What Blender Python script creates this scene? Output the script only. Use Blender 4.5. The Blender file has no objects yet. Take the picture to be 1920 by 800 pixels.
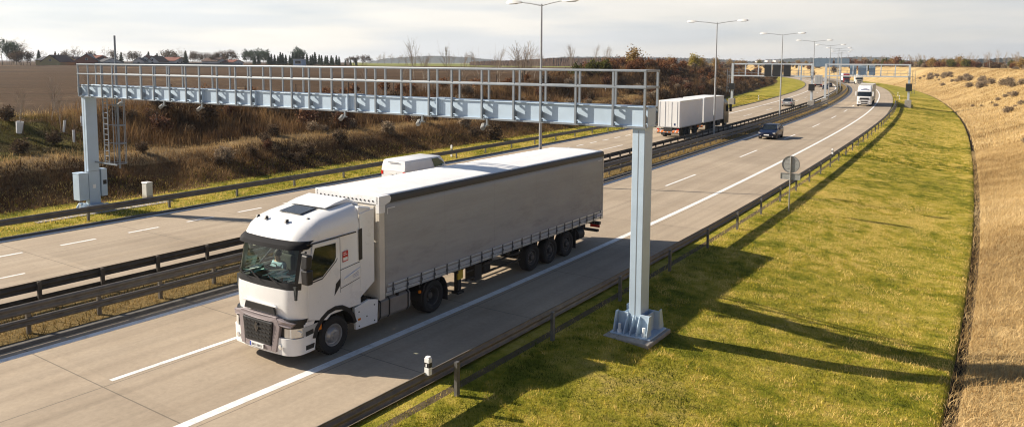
import bpy, bmesh, math, random
import numpy as np
from mathutils import Vector, Matrix
R = math.radians
C = bpy.context.scene.collection
scene = bpy.context.scene
rng = np.random.default_rng(7)
random.seed(7)

# ------------------------------------------------------------------ camera
cam_d = bpy.data.cameras.new('camera'); cam = bpy.data.objects.new('camera', cam_d); C.objects.link(cam)
cam_d.sensor_width = 36.0
cam_d.lens = 36.0 * 1429.4 / 1920.0
cam_d.shift_y = -(400.0 - 253.1) / 1920.0
cam_d.clip_start = 0.5; cam_d.clip_end = 20000
PITCH, ROLL, CAMH = 0.0945, 0.0059, 7.73
cam.matrix_world = Matrix.Translation((0, 0, CAMH)) @ Matrix.Rotation(math.pi / 2 - PITCH, 4, 'X') @ Matrix.Rotation(ROLL, 4, 'Z')
scene.camera = cam

# ------------------------------------------------------------------ sun, sky, exposure
SUN_EL = R(30.5)
SUN_DIR = Vector((-1.66, 0.36, 0)).normalized()
sun_vec = Vector((SUN_DIR.x * math.cos(SUN_EL), SUN_DIR.y * math.cos(SUN_EL), math.sin(SUN_EL)))
sd = bpy.data.lights.new('sun', 'SUN'); sd.energy = 5.0; sd.angle = R(0.55); sd.color = (1.0, 0.885, 0.73)
sun = bpy.data.objects.new('sun', sd); C.objects.link(sun)
sun.rotation_euler = sun_vec.to_track_quat('Z', 'Y').to_euler()

world = bpy.data.worlds.new('World'); scene.world = world; world.use_nodes = True
wt = world.node_tree; wn = wt.nodes; wl = wt.links
wn.clear()
w_out = wn.new('ShaderNodeOutputWorld'); w_bg = wn.new('ShaderNodeBackground')
sky = wn.new('ShaderNodeTexSky'); sky.sky_type = 'NISHITA'; sky.sun_disc = False
sky.sun_elevation = SUN_EL; sky.sun_rotation = math.atan2(sun_vec.x, sun_vec.y)
sky.altitude = 300; sky.dust_density = 2.0; sky.air_density = 1.0; sky.ozone_density = 1.0
w_bg.inputs['Strength'].default_value = 0.05
tc = wn.new('ShaderNodeTexCoord')
sep = wn.new('ShaderNodeSeparateXYZ'); wl.new(tc.outputs['Generated'], sep.inputs[0])
mp = wn.new('ShaderNodeMapping'); mp.inputs['Scale'].default_value = (2.2, 2.2, 16.0); mp.inputs['Rotation'].default_value = (0.04, -0.06, 0.3)
wl.new(tc.outputs['Generated'], mp.inputs[0])
n1 = wn.new('ShaderNodeTexNoise'); n1.inputs['Scale'].default_value = 1.1; n1.inputs['Detail'].default_value = 7; n1.inputs['Roughness'].default_value = 0.55
wl.new(mp.outputs[0], n1.inputs['Vector'])
# veil of thin high cloud, dense near the horizon, opening towards the zenith
mr = wn.new('ShaderNodeMapRange'); mr.inputs['From Min'].default_value = 0.09; mr.inputs['From Max'].default_value = 0.20
mr.inputs['To Min'].default_value = 0.86; mr.inputs['To Max'].default_value = 0.02
wl.new(sep.outputs['Z'], mr.inputs['Value'])
rampv = wn.new('ShaderNodeValToRGB'); rampv.color_ramp.elements[0].position = 0.34; rampv.color_ramp.elements[0].color = (0.80, 0.80, 0.80, 1)
rampv.color_ramp.elements[1].position = 0.62; rampv.color_ramp.elements[1].color = (1, 1, 1, 1)
wl.new(n1.outputs['Fac'], rampv.inputs[0])
mul = wn.new('ShaderNodeMath'); mul.operation = 'MULTIPLY'; wl.new(mr.outputs[0], mul.inputs[0]); wl.new(rampv.outputs[0], mul.inputs[1])
# cloud colour: warm light grey, cooler and darker to the right, away from the sun
mx = wn.new('ShaderNodeMapRange'); mx.inputs['From Min'].default_value = -0.55; mx.inputs['From Max'].default_value = 0.55
wl.new(sep.outputs['X'], mx.inputs['Value'])
cc = wn.new('ShaderNodeMixRGB'); cc.inputs[1].default_value = (14.2, 13.9, 13.4, 1); cc.inputs[2].default_value = (9.7, 9.5, 9.25, 1)
wl.new(mx.outputs[0], cc.inputs[0])
n2 = wn.new('ShaderNodeTexNoise'); n2.inputs['Scale'].default_value = 2.3; n2.inputs['Detail'].default_value = 6
mp2 = wn.new('ShaderNodeMapping'); mp2.inputs['Scale'].default_value = (1.6, 1.6, 15.0); mp2.inputs['Location'].default_value = (3.1, 1.7, 0.4); wl.new(tc.outputs['Generated'], mp2.inputs[0]); wl.new(mp2.outputs[0], n2.inputs['Vector'])
r2 = wn.new('ShaderNodeValToRGB'); r2.color_ramp.elements[0].position = 0.38; r2.color_ramp.elements[0].color = (0.82, 0.85, 0.89, 1)
r2.color_ramp.elements[1].position = 0.62; r2.color_ramp.elements[1].color = (1.08, 1.04, 0.98, 1)
wl.new(n2.outputs['Fac'], r2.inputs[0])
cm = wn.new('ShaderNodeMixRGB'); cm.blend_type = 'MULTIPLY'; cm.inputs[0].default_value = 1
wl.new(cc.outputs[0], cm.inputs[1]); wl.new(r2.outputs[0], cm.inputs[2])
skm = wn.new('ShaderNodeMixRGB'); skm.blend_type = 'MULTIPLY'; skm.inputs[0].default_value = 1; skm.inputs[2].default_value = (.85, .98, 1.15, 1); wl.new(sky.outputs[0], skm.inputs[1])
mixs = wn.new('ShaderNodeMixRGB'); wl.new(mul.outputs[0], mixs.inputs[0]); wl.new(skm.outputs[0], mixs.inputs[1]); wl.new(cm.outputs[0], mixs.inputs[2])
wl.new(mixs.outputs[0], w_bg.inputs['Color']); wl.new(w_bg.outputs[0], w_out.inputs[0])

vs = scene.view_settings
vs.view_transform = 'Standard'; vs.look = 'None'; vs.gamma = 1.0; vs.use_curve_mapping = False
vs.exposure = 0.86
scene.cycles.max_bounces = 5; scene.cycles.diffuse_bounces = 2; scene.cycles.glossy_bounces = 3; scene.cycles.transparent_max_bounces = 8; scene.cycles.transmission_bounces = 4
scene.cycles.use_denoising = True; scene.cycles.denoiser = 'OPENIMAGEDENOISE'; scene.cycles.denoising_input_passes = 'RGB_ALBEDO_NORMAL'; scene.cycles.denoising_prefilter = 'ACCURATE'
world.cycles.sampling_method = 'MANUAL'; world.cycles.sample_map_resolution = 2048
scene.cycles.filter_width = 1.15
scene.cycles.sample_clamp_indirect = 6

# ------------------------------------------------------------------ road frame: s along the motorway, t to the left of the near edge line
DS = 0.5
SS = np.arange(-200, 1400, DS)
_kn = np.array([-200, 20, 60, 100, 140, 180, 220, 400, 1400.0])
_kv = np.array([1.51, 1.51, .32, .74, .77, .45, .78, 0.85, 0.85]) / 1000
_th = np.cumsum(np.interp(SS, _kn, _kv)) * DS
_i0 = int(np.searchsorted(SS, 0)); _th = _th - _th[_i0] + 0.9683
_cx = np.cumsum(np.cos(_th)) * DS; _cy = np.cumsum(np.sin(_th)) * DS
_cx = _cx - _cx[_i0] - 6.7868; _cy = _cy - _cy[_i0] + 15.854
def RPn(s, t):
    a = np.interp(s, SS, _th)
    return np.interp(s, SS, _cx) - t * np.sin(a), np.interp(s, SS, _cy) + t * np.cos(a)
def RP(s, t, z=0.0):
    x, y = RPn(s, t); return Vector((float(x), float(y), z))
def RA(s): return float(np.interp(s, SS, _th))
def RMAT(s, t, z=0.0, flip=False):
    return Matrix.Translation(RP(s, t, z)) @ Matrix.Rotation(RA(s) + (math.pi if flip else 0), 4, 'Z')

def vnoise(x, y, seed=0):
    xi = np.floor(x).astype(np.int64); yi = np.floor(y).astype(np.int64)
    fx = x - xi; fy = y - yi
    fx = fx * fx * (3 - 2 * fx); fy = fy * fy * (3 - 2 * fy)
    def h(a, b):
        n = (a * 374761393 + b * 668265263 + seed * 974634777) & 0xFFFFFFFF
        n = ((n ^ (n >> 13)) * 1274126177) & 0xFFFFFFFF
        return ((n ^ (n >> 16)) & 0xFFFF) / 65535.0
    a = h(xi, yi); b = h(xi + 1, yi); c = h(xi, yi + 1); d = h(xi + 1, yi + 1)
    return (a * (1 - fx) + b * fx) * (1 - fy) + (c * (1 - fx) + d * fx) * fy
def fbm(x, y, seed=0, o=4):
    v = 0; a = .5; f = 1.0
    for k in range(o):
        v = v + a * vnoise(x * f, y * f, seed + k); a *= .5; f *= 2.03
    return v
def sm(a, b, x):
    u = np.clip((x - a) / (b - a), 0, 1); return u * u * (3 - 2 * u)

def terrain(s, t):
    s = np.asarray(s, float); t = np.asarray(t, float)
    u = -t
    # right: verge falls to the ditch, then the dry bank
    zr = -0.07 - 0.75 * sm(3.4, 13.0, u) + 0.05 * (fbm(s * .35, t * .35, 3) - .5) * sm(3.6, 5, u)
    ditch = -0.22 * np.exp(-((u - 13.40) / 0.16) ** 2)
    rise = np.clip((u - 13.7) / 19.0, 0, 1)
    crest = 6.4 + 1.2 * (fbm(s * .02, s * 0 + 3.3, 5) - .5) + .5 * sm(36, 90, u)
    zb = (rise * .55 + .45 * rise * rise * (3 - 2 * rise)) * (crest + 0.85)
    zb = zb + sm(14.5, 20, u) * 0.9 * (fbm(s * .11, t * .16, 11, 4) - .5)
    zr = np.where(u > 3.0, zr + ditch + zb, -0.07)
    # median
    zm = np.where((t > 7.7) & (t < 11.35), 0.045 + 0.05 * (fbm(s * .8, t * .8, 21) - .5), -0.07)
    # left: grass verge, brush bank in two steps, then the ploughed field
    v = t - 21.75
    h = np.interp(s, [-200, 10, 40, 75, 105, 135, 175, 240, 330, 1400], [3.9, 3.9, 3.5, 3.7, 5.0, 6.4, 6.6, 5.6, 4.8, 4.8])
    vb = np.interp(s, [-200, 12, 40, 100, 135, 170, 240, 1400], [5.6, 4.6, 4.6, 5.6, 6.0, 9.0, 11.0, 9.0])
    q = v - vb
    zl = 0.03 + 0.12 * sm(0, 4, v) + h * (0.46 * sm(0, 5.5, q) + 0.06 * sm(5, 9, q) + 0.48 * sm(8, 15, q))
    zl = zl + sm(0.3, 3, q) * (0.75 * (fbm(s * .17, t * .17, 31, 4) - .5) * (1 - .7 * sm(18, 30, q)))
    back = 4.6 + 0.9 * np.clip((t - 60) / 200, 0, 1)
    zl = zl * (1 - sm(22, 70, q)) + back * sm(22, 70, q)
    zl = np.where(v > 0, zl, -0.07)
    return np.where(t < 3, zr, np.where(t < 16, zm, zl))

# ------------------------------------------------------------------ materials
MATS = {}
def new_mat(name):
    m = bpy.data.materials.new(name); m.use_nodes = True; return m, m.node_tree, m.node_tree.nodes['Principled BSDF']
def mat(name, col, rough=.5, metal=0.0, noise=0.0, nscale=6.0, spec=.5, coat=0.0, bump=0.0, bscale=40.0, dirt=None):
    """plain painted / metal surface with procedural mottling"""
    if name in MATS: return MATS[name]
    m, nt, b = new_mat(name); N = nt.nodes; L = nt.links
    b.inputs['Roughness'].default_value = rough; b.inputs['Metallic'].default_value = metal
    b.inputs['Specular IOR Level'].default_value = spec
    if coat: b.inputs['Coat Weight'].default_value = coat; b.inputs['Coat Roughness'].default_value = .05
    b.inputs['Base Color'].default_value = (*col, 1)
    tc = N.new('ShaderNodeTexCoord')
    if noise:
        n = N.new('ShaderNodeTexNoise'); n.inputs['Scale'].default_value = nscale; n.inputs['Detail'].default_value = 6; n.inputs['Roughness'].default_value = .65
        L.new(tc.outputs['Object'], n.inputs['Vector'])
        r = N.new('ShaderNodeMapRange'); r.inputs['From Min'].default_value = .3; r.inputs['From Max'].default_value = .7
        r.inputs['To Min'].default_value = 1 - noise; r.inputs['To Max'].default_value = 1 + noise * .6
        L.new(n.outputs['Fac'], r.inputs['Value'])
        x = N.new('ShaderNodeMixRGB'); x.blend_type = 'MULTIPLY'; x.inputs[0].default_value = 1; x.inputs[1].default_value = (*col, 1)
        L.new(r.outputs[0], x.inputs[2]); L.new(x.outputs[0], b.inputs['Base Color'])
        r2 = N.new('ShaderNodeMapRange'); r2.inputs['To Min'].default_value = max(rough - .12, .03); r2.inputs['To Max'].default_value = min(rough + .15, 1)
        L.new(n.outputs['Fac'], r2.inputs['Value']); L.new(r2.outputs[0], b.inputs['Roughness'])
    if bump:
        n = N.new('ShaderNodeTexNoise'); n.inputs['Scale'].default_value = bscale; n.inputs['Detail'].default_value = 5
        L.new(tc.outputs['Object'], n.inputs['Vector'])
        bp = N.new('ShaderNodeBump'); bp.inputs['Strength'].default_value = bump; bp.inputs['Distance'].default_value = .02
        L.new(n.outputs['Fac'], bp.inputs['Height']); L.new(bp.outputs[0], b.inputs['Normal'])
    MATS[name] = m; return m

def ramp(N, stops):
    r = N.new('ShaderNodeValToRGB'); e = r.color_ramp.elements
    while len(e) < len(stops): e.new(.5)
    for i, (p, c) in enumerate(stops): e[i].position = p; e[i].color = (*c, 1)
    return r
def noise_node(N, L, vec, scale, detail=5, rough=.6, sc3=None):
    if sc3:
        mp = N.new('ShaderNodeMapping'); mp.inputs['Scale'].default_value = sc3; L.new(vec, mp.inputs[0]); vec = mp.outputs[0]
    n = N.new('ShaderNodeTexNoise'); n.inputs['Scale'].default_value = scale; n.inputs['Detail'].default_value = detail; n.inputs['Roughness'].default_value = rough
    L.new(vec, n.inputs['Vector']); return n.outputs['Fac']
def mixc(N, L, fac, a, b, mode='MIX'):
    x = N.new('ShaderNodeMixRGB'); x.blend_type = mode
    for i, v in ((0, fac), (1, a), (2, b)):
        if isinstance(v, (int, float)): x.inputs[i].default_value = v if i == 0 else (v, v, v, 1)
        elif isinstance(v, tuple): x.inputs[i].default_value = (*v, 1)
        else: L.new(v, x.inputs[i])
    return x.outputs[0]
def math_(N, L, op, a, b=None, c=None):
    x = N.new('ShaderNodeMath'); x.operation = op
    for i, v in enumerate((a, b, c)):
        if v is None: continue
        if isinstance(v, (int, float)): x.inputs[i].default_value = v
        else: L.new(v, x.inputs[i])
    return x.outputs[0]

def ground_mat(name, stops, scale, stops2=None, scale2=2.5, bump=.6, bscale=9.0, patch=.18, dist=.12):
    m, nt, b = new_mat(name); N = nt.nodes; L = nt.links
    b.inputs['Roughness'].default_value = .95; b.inputs['Specular IOR Level'].default_value = .1
    tc = N.new('ShaderNodeTexCoord'); V = tc.outputs['Object']
    big = noise_node(N, L, V, patch, 6, .62)
    fine = noise_node(N, L, V, scale, 8, .7)
    f = math_(N, L, 'ADD', math_(N, L, 'MULTIPLY', big, .55), math_(N, L, 'MULTIPLY', fine, .45))
    r = ramp(N, stops); L.new(f, r.inputs[0])
    L.new(r.outputs[0], b.inputs['Base Color'])
    bn = noise_node(N, L, V, bscale, 6, .7)
    bp = N.new('ShaderNodeBump'); bp.inputs['Strength'].default_value = bump; bp.inputs['Distance'].default_value = dist
    L.new(bn, bp.inputs['Height']); L.new(bp.outputs[0], b.inputs['Normal'])
    MATS[name] = m; return m

def road_mat():
    m, nt, b = new_mat('concrete_road'); N = nt.nodes; L = nt.links
    b.inputs['Roughness'].default_value = .85; b.inputs['Specular IOR Level'].default_value = .25
    uv = N.new('ShaderNodeUVMap'); uv.uv_map = 'st'; V = uv.outputs[0]
    sp = N.new('ShaderNodeSeparateXYZ'); L.new(V, sp.inputs[0]); s_, t_ = sp.outputs['X'], sp.outputs['Y']
    base = ramp(N, [(.25, (.305, .244, .176)), (.5, (.372, .302, .222)), (.8, (.43, .355, .265))])
    L.new(noise_node(N, L, V, .25, 8, .6), base.inputs[0])
    streak = noise_node(N, L, V, 1.0, 6, .6, (.012, 1.6, 1))        # worn and dirty lines along the lanes
    rs = ramp(N, [(.32, (.86, .86, .86)), (.52, (1, 1, 1)), (.72, (1.06, 1.05, 1.03))]); L.new(streak, rs.inputs[0])
    col = mixc(N, L, 1.0, base.outputs[0], rs.outputs[0], 'MULTIPLY')
    fine = noise_node(N, L, V, 7.0, 6, .75)
    rf = ramp(N, [(.3, (.88, .88, .88)), (.7, (1.1, 1.1, 1.1))]); L.new(fine, rf.inputs[0])
    col = mixc(N, L, 1.0, col, rf.outputs[0], 'MULTIPLY')
    # lanes greyer than the shoulders, darker where wheels run
    lane = math_(N, L, 'MULTIPLY', math_(N, L, 'GREATER_THAN', t_, .15), math_(N, L, 'LESS_THAN', t_, 18.7))
    pp = math_(N, L, 'PINGPONG', t_, 3.56 / 2); pk = math_(N, L, 'ABSOLUTE', math_(N, L, 'SUBTRACT', pp, .88))
    rt = ramp(N, [(.0, (.84, .83, .82)), (.40, (.95, .95, .95)), (1.0, (.98, .98, .98))]); L.new(math_(N, L, 'ADD', pk, math_(N, L, 'MULTIPLY', noise_node(N, L, V, 1.0, 4, .6, (.05, .8, 1)), .25)), rt.inputs[0])
    col = mixc(N, L, lane, col, mixc(N, L, 1.0, col, rt.outputs[0], 'MULTIPLY'))
    st_n = noise_node(N, L, V, .9, 6, .7); stn = ramp(N, [(.30, (.72, .71, .70)), (.40, (1, 1, 1))]); L.new(st_n, stn.inputs[0]); col = mixc(N, L, .55, col, mixc(N, L, 1.0, col, stn.outputs[0], 'MULTIPLY'))
    # every slab a little lighter or darker
    fs = math_(N, L, 'FLOOR', math_(N, L, 'DIVIDE', s_, 5.0)); ft = math_(N, L, 'FLOOR', math_(N, L, 'DIVIDE', math_(N, L, 'ADD', t_, 0.2), 3.6))
    wn_ = N.new('ShaderNodeTexWhiteNoise'); cb = N.new('ShaderNodeCombineXYZ'); L.new(fs, cb.inputs[0]); L.new(ft, cb.inputs[1]); L.new(cb.outputs[0], wn_.inputs[0])
    rr = N.new('ShaderNodeMapRange'); rr.inputs['To Min'].default_value = .93; rr.inputs['To Max'].default_value = 1.06; L.new(wn_.outputs['Value'], rr.inputs['Value'])
    col = mixc(N, L, 1.0, col, rr.outputs[0], 'MULTIPLY')
    # joints
    def line(x, period, off, w):
        p = math_(N, L, 'PINGPONG', math_(N, L, 'ADD', x, off), period / 2)
        return math_(N, L, 'LESS_THAN', p, w)
    j = math_(N, L, 'MAXIMUM', line(s_, 5.0, .3, .018), line(t_, 3.6, .28, .016))
    col = mixc(N, L, math_(N, L, 'MULTIPLY', j, .55), col, (.07, .062, .052))
    L.new(col, b.inputs['Base Color'])
    bp = N.new('ShaderNodeBump'); bp.inputs['Strength'].default_value = .25; bp.inputs['Distance'].default_value = .01
    L.new(noise_node(N, L, V, 25, 4), bp.inputs['Height']); L.new(bp.outputs[0], b.inputs['Normal'])
    MATS['road'] = m; return m

def paint_mat():
    m, nt, b = new_mat('road_paint'); N = nt.nodes; L = nt.links
    b.inputs['Roughness'].default_value = .7
    tc = N.new('ShaderNodeTexCoord')
    r = ramp(N, [(.3, (.48, .46, .42)), (.5, (.74, .73, .70)), (.8, (.82, .81, .78))]); L.new(noise_node(N, L, tc.outputs['Object'], 3.0, 8, .75), r.inputs[0])
    L.new(r.outputs[0], b.inputs['Base Color']); MATS['paint'] = m; return m

def blade_mat(name, stops, trans=.25):
    """grass blades / twigs: colour picked per blade from an attribute"""
    m, nt, b = new_mat(name); N = nt.nodes; L = nt.links
    b.inputs['Roughness'].default_value = .8; b.inputs['Specular IOR Level'].default_value = .15
    a = N.new('ShaderNodeAttribute'); a.attribute_name = 'rnd'
    r = ramp(N, stops); L.new(a.outputs['Fac'], r.inputs[0]); L.new(r.outputs[0], b.inputs['Base Color'])
    if trans:
        tr = N.new('ShaderNodeBsdfTranslucent'); L.new(r.outputs[0], tr.inputs[0])
        mx = N.new('ShaderNodeMixShader'); mx.inputs[0].default_value = trans
        out = nt.nodes['Material Output']; L.new(b.outputs[0], mx.inputs[1]); L.new(tr.outputs[0], mx.inputs[2]); L.new(mx.outputs[0], out.inputs[0])
    MATS[name] = m; return m

# ------------------------------------------------------------------ mesh helpers
class MB:
    def __init__(self): self.v = []; self.f = []; self.m = []
    def add(self, vs, fs, mi=0, M=None):
        o = len(self.v)
        if M is not None: vs = [M @ Vector(p) for p in vs]
        self.v += [tuple(p) for p in vs]; self.f += [tuple(i + o for i in f) for f in fs]; self.m += [mi] * len(fs); return self
    def box(self, x0, x1, y0, y1, z0, z1, mi=0, M=None):
        if x0 > x1: x0, x1 = x1, x0
        if y0 > y1: y0, y1 = y1, y0
        if z0 > z1: z0, z1 = z1, z0
        return self.add([(x0, y0, z0), (x1, y0, z0), (x1, y1, z0), (x0, y1, z0), (x0, y0, z1), (x1, y0, z1), (x1, y1, z1), (x0, y1, z1)],
                        [(0, 3, 2, 1), (4, 5, 6, 7), (0, 1, 5, 4), (1, 2, 6, 5), (2, 3, 7, 6), (3, 0, 4, 7)], mi, M)
    def cbox(self, c, d, mi=0, M=None):
        return self.box(c[0] - d[0] / 2, c[0] + d[0] / 2, c[1] - d[1] / 2, c[1] + d[1] / 2, c[2] - d[2] / 2, c[2] + d[2] / 2, mi, M)
    def rings(self, rings, mi=0, caps=(True, True), closed=True, M=None):
        n = len(rings[0]); vs = [p for r in rings for p in r]; fs = []
        for k in range(len(rings) - 1):
            for i in range(n if closed else n - 1):
                j = (i + 1) % n; fs.append((k * n + i, k * n + j, (k + 1) * n + j, (k + 1) * n + i))
        if caps[0]: fs.append(tuple(range(n - 1, -1, -1)))
        if caps[1]: fs.append(tuple((len(rings) - 1) * n + i for i in range(n)))
        return self.add(vs, fs, mi, M)
    def cyl(self, p0, p1, r0, r1=None, n=12, mi=0, caps=(True, True), M=None):
        r1 = r0 if r1 is None else r1
        p0 = Vector(p0); p1 = Vector(p1); d = (p1 - p0).normalized()
        a = d.orthogonal().normalized(); b = d.cross(a)
        rs = [[p + a * (r * math.cos(2 * math.pi * i / n)) + b * (r * math.sin(2 * math.pi * i / n)) for i in range(n)] for p, r in ((p0, r0), (p1, r1))]
        return self.rings(rs, mi, caps, True, M)
    def tube(self, pts, r, n=6, mi=0, M=None):
        pts = [Vector(p) for p in pts]; rs = []
        for k, p in enumerate(pts):
            d = (pts[min(k + 1, len(pts) - 1)] - pts[max(k - 1, 0)]).normalized()
            a = d.cross(Vector((0.13, 0.21, 0.97))).normalized(); b = d.cross(a)
            rr = r[k] if isinstance(r, (list, tuple)) else r
            rs.append([p + a * (rr * math.cos(2 * math.pi * i / n)) + b * (rr * math.sin(2 * math.pi * i / n)) for i in range(n)])
        return self.rings(rs, mi, (True, True), True, M)
    def prism(self, poly, axis, a0, a1, mi=0, M=None):
        """2D polygon extruded along axis; poly coords are the two other axes in order"""
        def p3(p, a):
            return {'x': (a, p[0], p[1]), 'y': (p[0], a, p[1]), 'z': (p[0], p[1], a)}[axis]
        return self.rings([[p3(p, a0) for p in poly], [p3(p, a1) for p in poly]], mi, (True, True), True, M)
    def lathe(self, prof, c, axis='y', n=28, mi=0, M=None, caps=(True, True)):
        """prof: list of (radius, offset along axis)"""
        rs = []
        for r, h in prof:
            ring = []
            for i in range(n):
                a = 2 * math.pi * i / n; u, w = r * math.cos(a), r * math.sin(a)
                ring.append({'y': (c[0] + u, c[1] + h, c[2] + w), 'z': (c[0] + u, c[1] + w, c[2] + h), 'x': (c[0] + h, c[1] + u, c[2] + w)}[axis])
            rs.append(ring)
        return self.rings(rs, mi, caps, True, M)
    def build(self, name, mats, parent=None, smooth=None, bevel=0.0, label=None, seg=2, sub=0):
        me = bpy.data.meshes.new(name); me.from_pydata(self.v, [], self.f)
        mats = mats if isinstance(mats, (list, tuple)) else [mats]
        for m in mats: me.materials.append(m)
        if len(mats) > 1: me.polygons.foreach_set('material_index', self.m)
        bm = bmesh.new(); bm.from_mesh(me); bmesh.ops.recalc_face_normals(bm, faces=bm.faces); bm.to_mesh(me); bm.free()
        if smooth is not None:
            me.polygons.foreach_set('use_smooth', [True] * len(me.polygons)); me.set_sharp_from_angle(angle=R(smooth))
        o = bpy.data.objects.new(name, me); C.objects.link(o)
        if parent is not None: o.parent = parent
        if bevel:
            md = o.modifiers.new('bevel', 'BEVEL'); md.width = bevel; md.segments = seg; md.limit_method = 'ANGLE'; md.angle_limit = R(40); md.harden_normals = False
        if sub:
            md = o.modifiers.new('sub', 'SUBSURF'); md.levels = sub; md.render_levels = sub
        if label: o['label'] = label
        return o
def tag(o, label=None, cat=None, group=None, kind=None):
    if label: o['label'] = label
    if cat: o['category'] = cat
    if group: o['group'] = group
    if kind: o['kind'] = kind
    return o
def empty(name, M, label, cat, group=None):
    o = bpy.data.objects.new(name, None); C.objects.link(o); o.matrix_world = M; o.empty_display_size = .3
    return tag(o, label, cat, group)
_kids = {}
def copy_tree(o, parent=None):
    c = o.copy(); C.objects.link(c)
    if parent is not None: c.parent = parent
    for ch in [k for k in ALL_OF(o)]: copy_tree(ch, c)
    return c
def ALL_OF(o): return [x for x in o.children]

def np_mesh(name, verts, faces_n, nv, mats, mi=None, rnd=None, parent=None):
    """fast mesh from arrays; faces_n: (F, nv) ints"""
    me = bpy.data.meshes.new(name); F = len(faces_n)
    me.vertices.add(len(verts)); me.vertices.foreach_set('co', np.asarray(verts, np.float32).ravel())
    me.loops.add(F * nv); me.loops.foreach_set('vertex_index', np.asarray(faces_n, np.int32).ravel())
    me.polygons.add(F); me.polygons.foreach_set('loop_start', np.arange(0, F * nv, nv, dtype=np.int32))
    me.polygons.foreach_set('loop_total', np.full(F, nv, np.int32))
    for m in (mats if isinstance(mats, (list, tuple)) else [mats]): me.materials.append(m)
    if mi is not None: me.polygons.foreach_set('material_index', np.asarray(mi, np.int32))
    if rnd is not None:
        a = me.attributes.new('rnd', 'FLOAT', 'POINT'); a.data.foreach_set('value', np.asarray(rnd, np.float32))
    me.update(); me.validate()
    o = bpy.data.objects.new(name, me); C.objects.link(o)
    if parent is not None: o.parent = parent
    return o
# ------------------------------------------------------------------ ground
M_VERGE = ground_mat('verge_grass', [(.32, (.06, .075, .009)), (.43, (.165, .17, .014)), (.52, (.32, .27, .036)), (.66, (.50, .37, .11))], 2.2, bump=1.0, bscale=6, patch=.3)
M_DRY = ground_mat('dry_grass', [(.30, (.22, .15, .068)), (.48, (.39, .275, .125)), (.62, (.53, .385, .18)), (.75, (.42, .325, .165))], 2.2, bump=1.0, bscale=4, patch=.12, dist=.25)
M_BRUSH = ground_mat('brush_soil', [(.32, (.036, .022, .011)), (.46, (.095, .058, .025)), (.58, (.16, .098, .042)), (.70, (.24, .155, .068))], 1.6, bump=1.0, bscale=3, patch=.16, dist=.3)
M_FIELD = ground_mat('ploughed_field', [(.34, (.032, .019, .009)), (.47, (.062, .036, .017)), (.57, (.085, .050, .025)), (.66, (.26, .19, .11))], 1.1, bump=1.0, bscale=1.2, patch=.03, dist=.3)
M_MEDIAN = ground_mat('median_grass', [(.30, (.07, .055, .02)), (.48, (.17, .12, .045)), (.66, (.28, .19, .08))], 4.0, bump=.8)
M_SOIL = ground_mat('ditch_soil', [(.3, (.025, .018, .011)), (.7, (.07, .05, .03))], 3.0)
M_EDGE = ground_mat('gravelly_soil', [(.3, (.05, .038, .024)), (.5, (.115, .088, .05)), (.7, (.19, .15, .09))], 3.0)
M_STRAW = ground_mat('straw_bench', [(.3, (.14, .09, .04)), (.5, (.24, .165, .08)), (.7, (.32, .23, .12))], 2.5)
M_MOSS = ground_mat('mossy_slope', [(.30, (.03, .022, .010)), (.46, (.085, .065, .02)), (.56, (.13, .115, .025)), (.75, (.22, .16, .07))], 1.5, patch=.3, bump=1)
M_ROAD = road_mat(); M_PAINT = paint_mat()

def build_ground():
    s = np.concatenate([np.arange(-70, 60, 1.0), np.arange(60, 200, 2.0), np.arange(200, 500, 5.0), np.arange(500, 1001, 20.0)])
    t = np.concatenate([np.arange(-140, -60, 10.0), np.arange(-60, -34, 2.0), np.arange(-34, -14, 1.0),
                        [-14.0, -13.85, -13.7, -13.55, -13.4, -13.25, -13.1, -12.9, -12.6], np.arange(-12.0, -3.6, .7), [-3.55, -3.3, 0, 4, 7.5, 7.72, 7.9, 8.4, 9, 9.6, 10.2, 10.8, 11.2, 11.32, 11.5, 15, 18.6, 21.4, 21.77, 22.1, 22.6],
                        np.arange(23, 50, .8), np.arange(50, 70, 2.0), np.arange(70, 141, 7.0)])
    Sg, Tg = np.meshgrid(s, t, indexing='ij')
    X, Y = RPn(Sg, Tg); Z = terrain(Sg, Tg)
    V = np.stack([X, Y, Z], -1).reshape(-1, 3); ns, nt = Sg.shape
    i = np.arange(ns - 1)[:, None] * nt + np.arange(nt - 1)[None]
    F = np.stack([i, i + nt, i + nt + 1, i + 1], -1).reshape(-1, 4)
    sc = (Sg[:-1, :-1] + 0.5).ravel(); tcn = ((Tg[:-1, :-1] + Tg[:-1, 1:]) / 2).ravel()
    j = (fbm(sc * .25, tcn * .25, 77) - .5)
    vb = np.interp(sc, [-200, 12, 40, 100, 135, 170, 240, 1400], [5.6, 4.6, 4.6, 5.6, 6.0, 9.0, 11.0, 9.0]) + 21.75
    mi = np.full(len(sc), 0)
    mi[tcn < -13.5 + 0 * j] = 1
    mi[(tcn < -13.2) & (tcn > -13.55)] = 5
    mi[(tcn < -2.9) & (tcn > -3.45)] = 6
    mi[(tcn > 3) & (tcn < 16)] = 4
    mi[tcn > vb + .4 + 1.5 * j] = 2
    q_ = tcn - vb
    mi[(np.abs(q_ - 5.6 - 1.5 * j) < 1.5 + 2.0 * j) & (sc < 60)] = 7
    mi[(q_ > 6.6 + 2 * j) & (q_ < 13.5) & (sc < 17.5 + 12 * j)] = 8
    mi[tcn > vb + 15.0 + 4 * j] = 3
    o = np_mesh('ground', V, F, 4, [M_VERGE, M_DRY, M_BRUSH, M_FIELD, M_MEDIAN, M_SOIL, M_EDGE, M_STRAW, M_MOSS], mi)
    o.data.polygons.foreach_set('use_smooth', np.ones(len(F), bool))
    tag(o, 'grassy motorway verges, dry right bank and brush covered left bank', 'ground', kind='structure')
build_ground()

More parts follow.
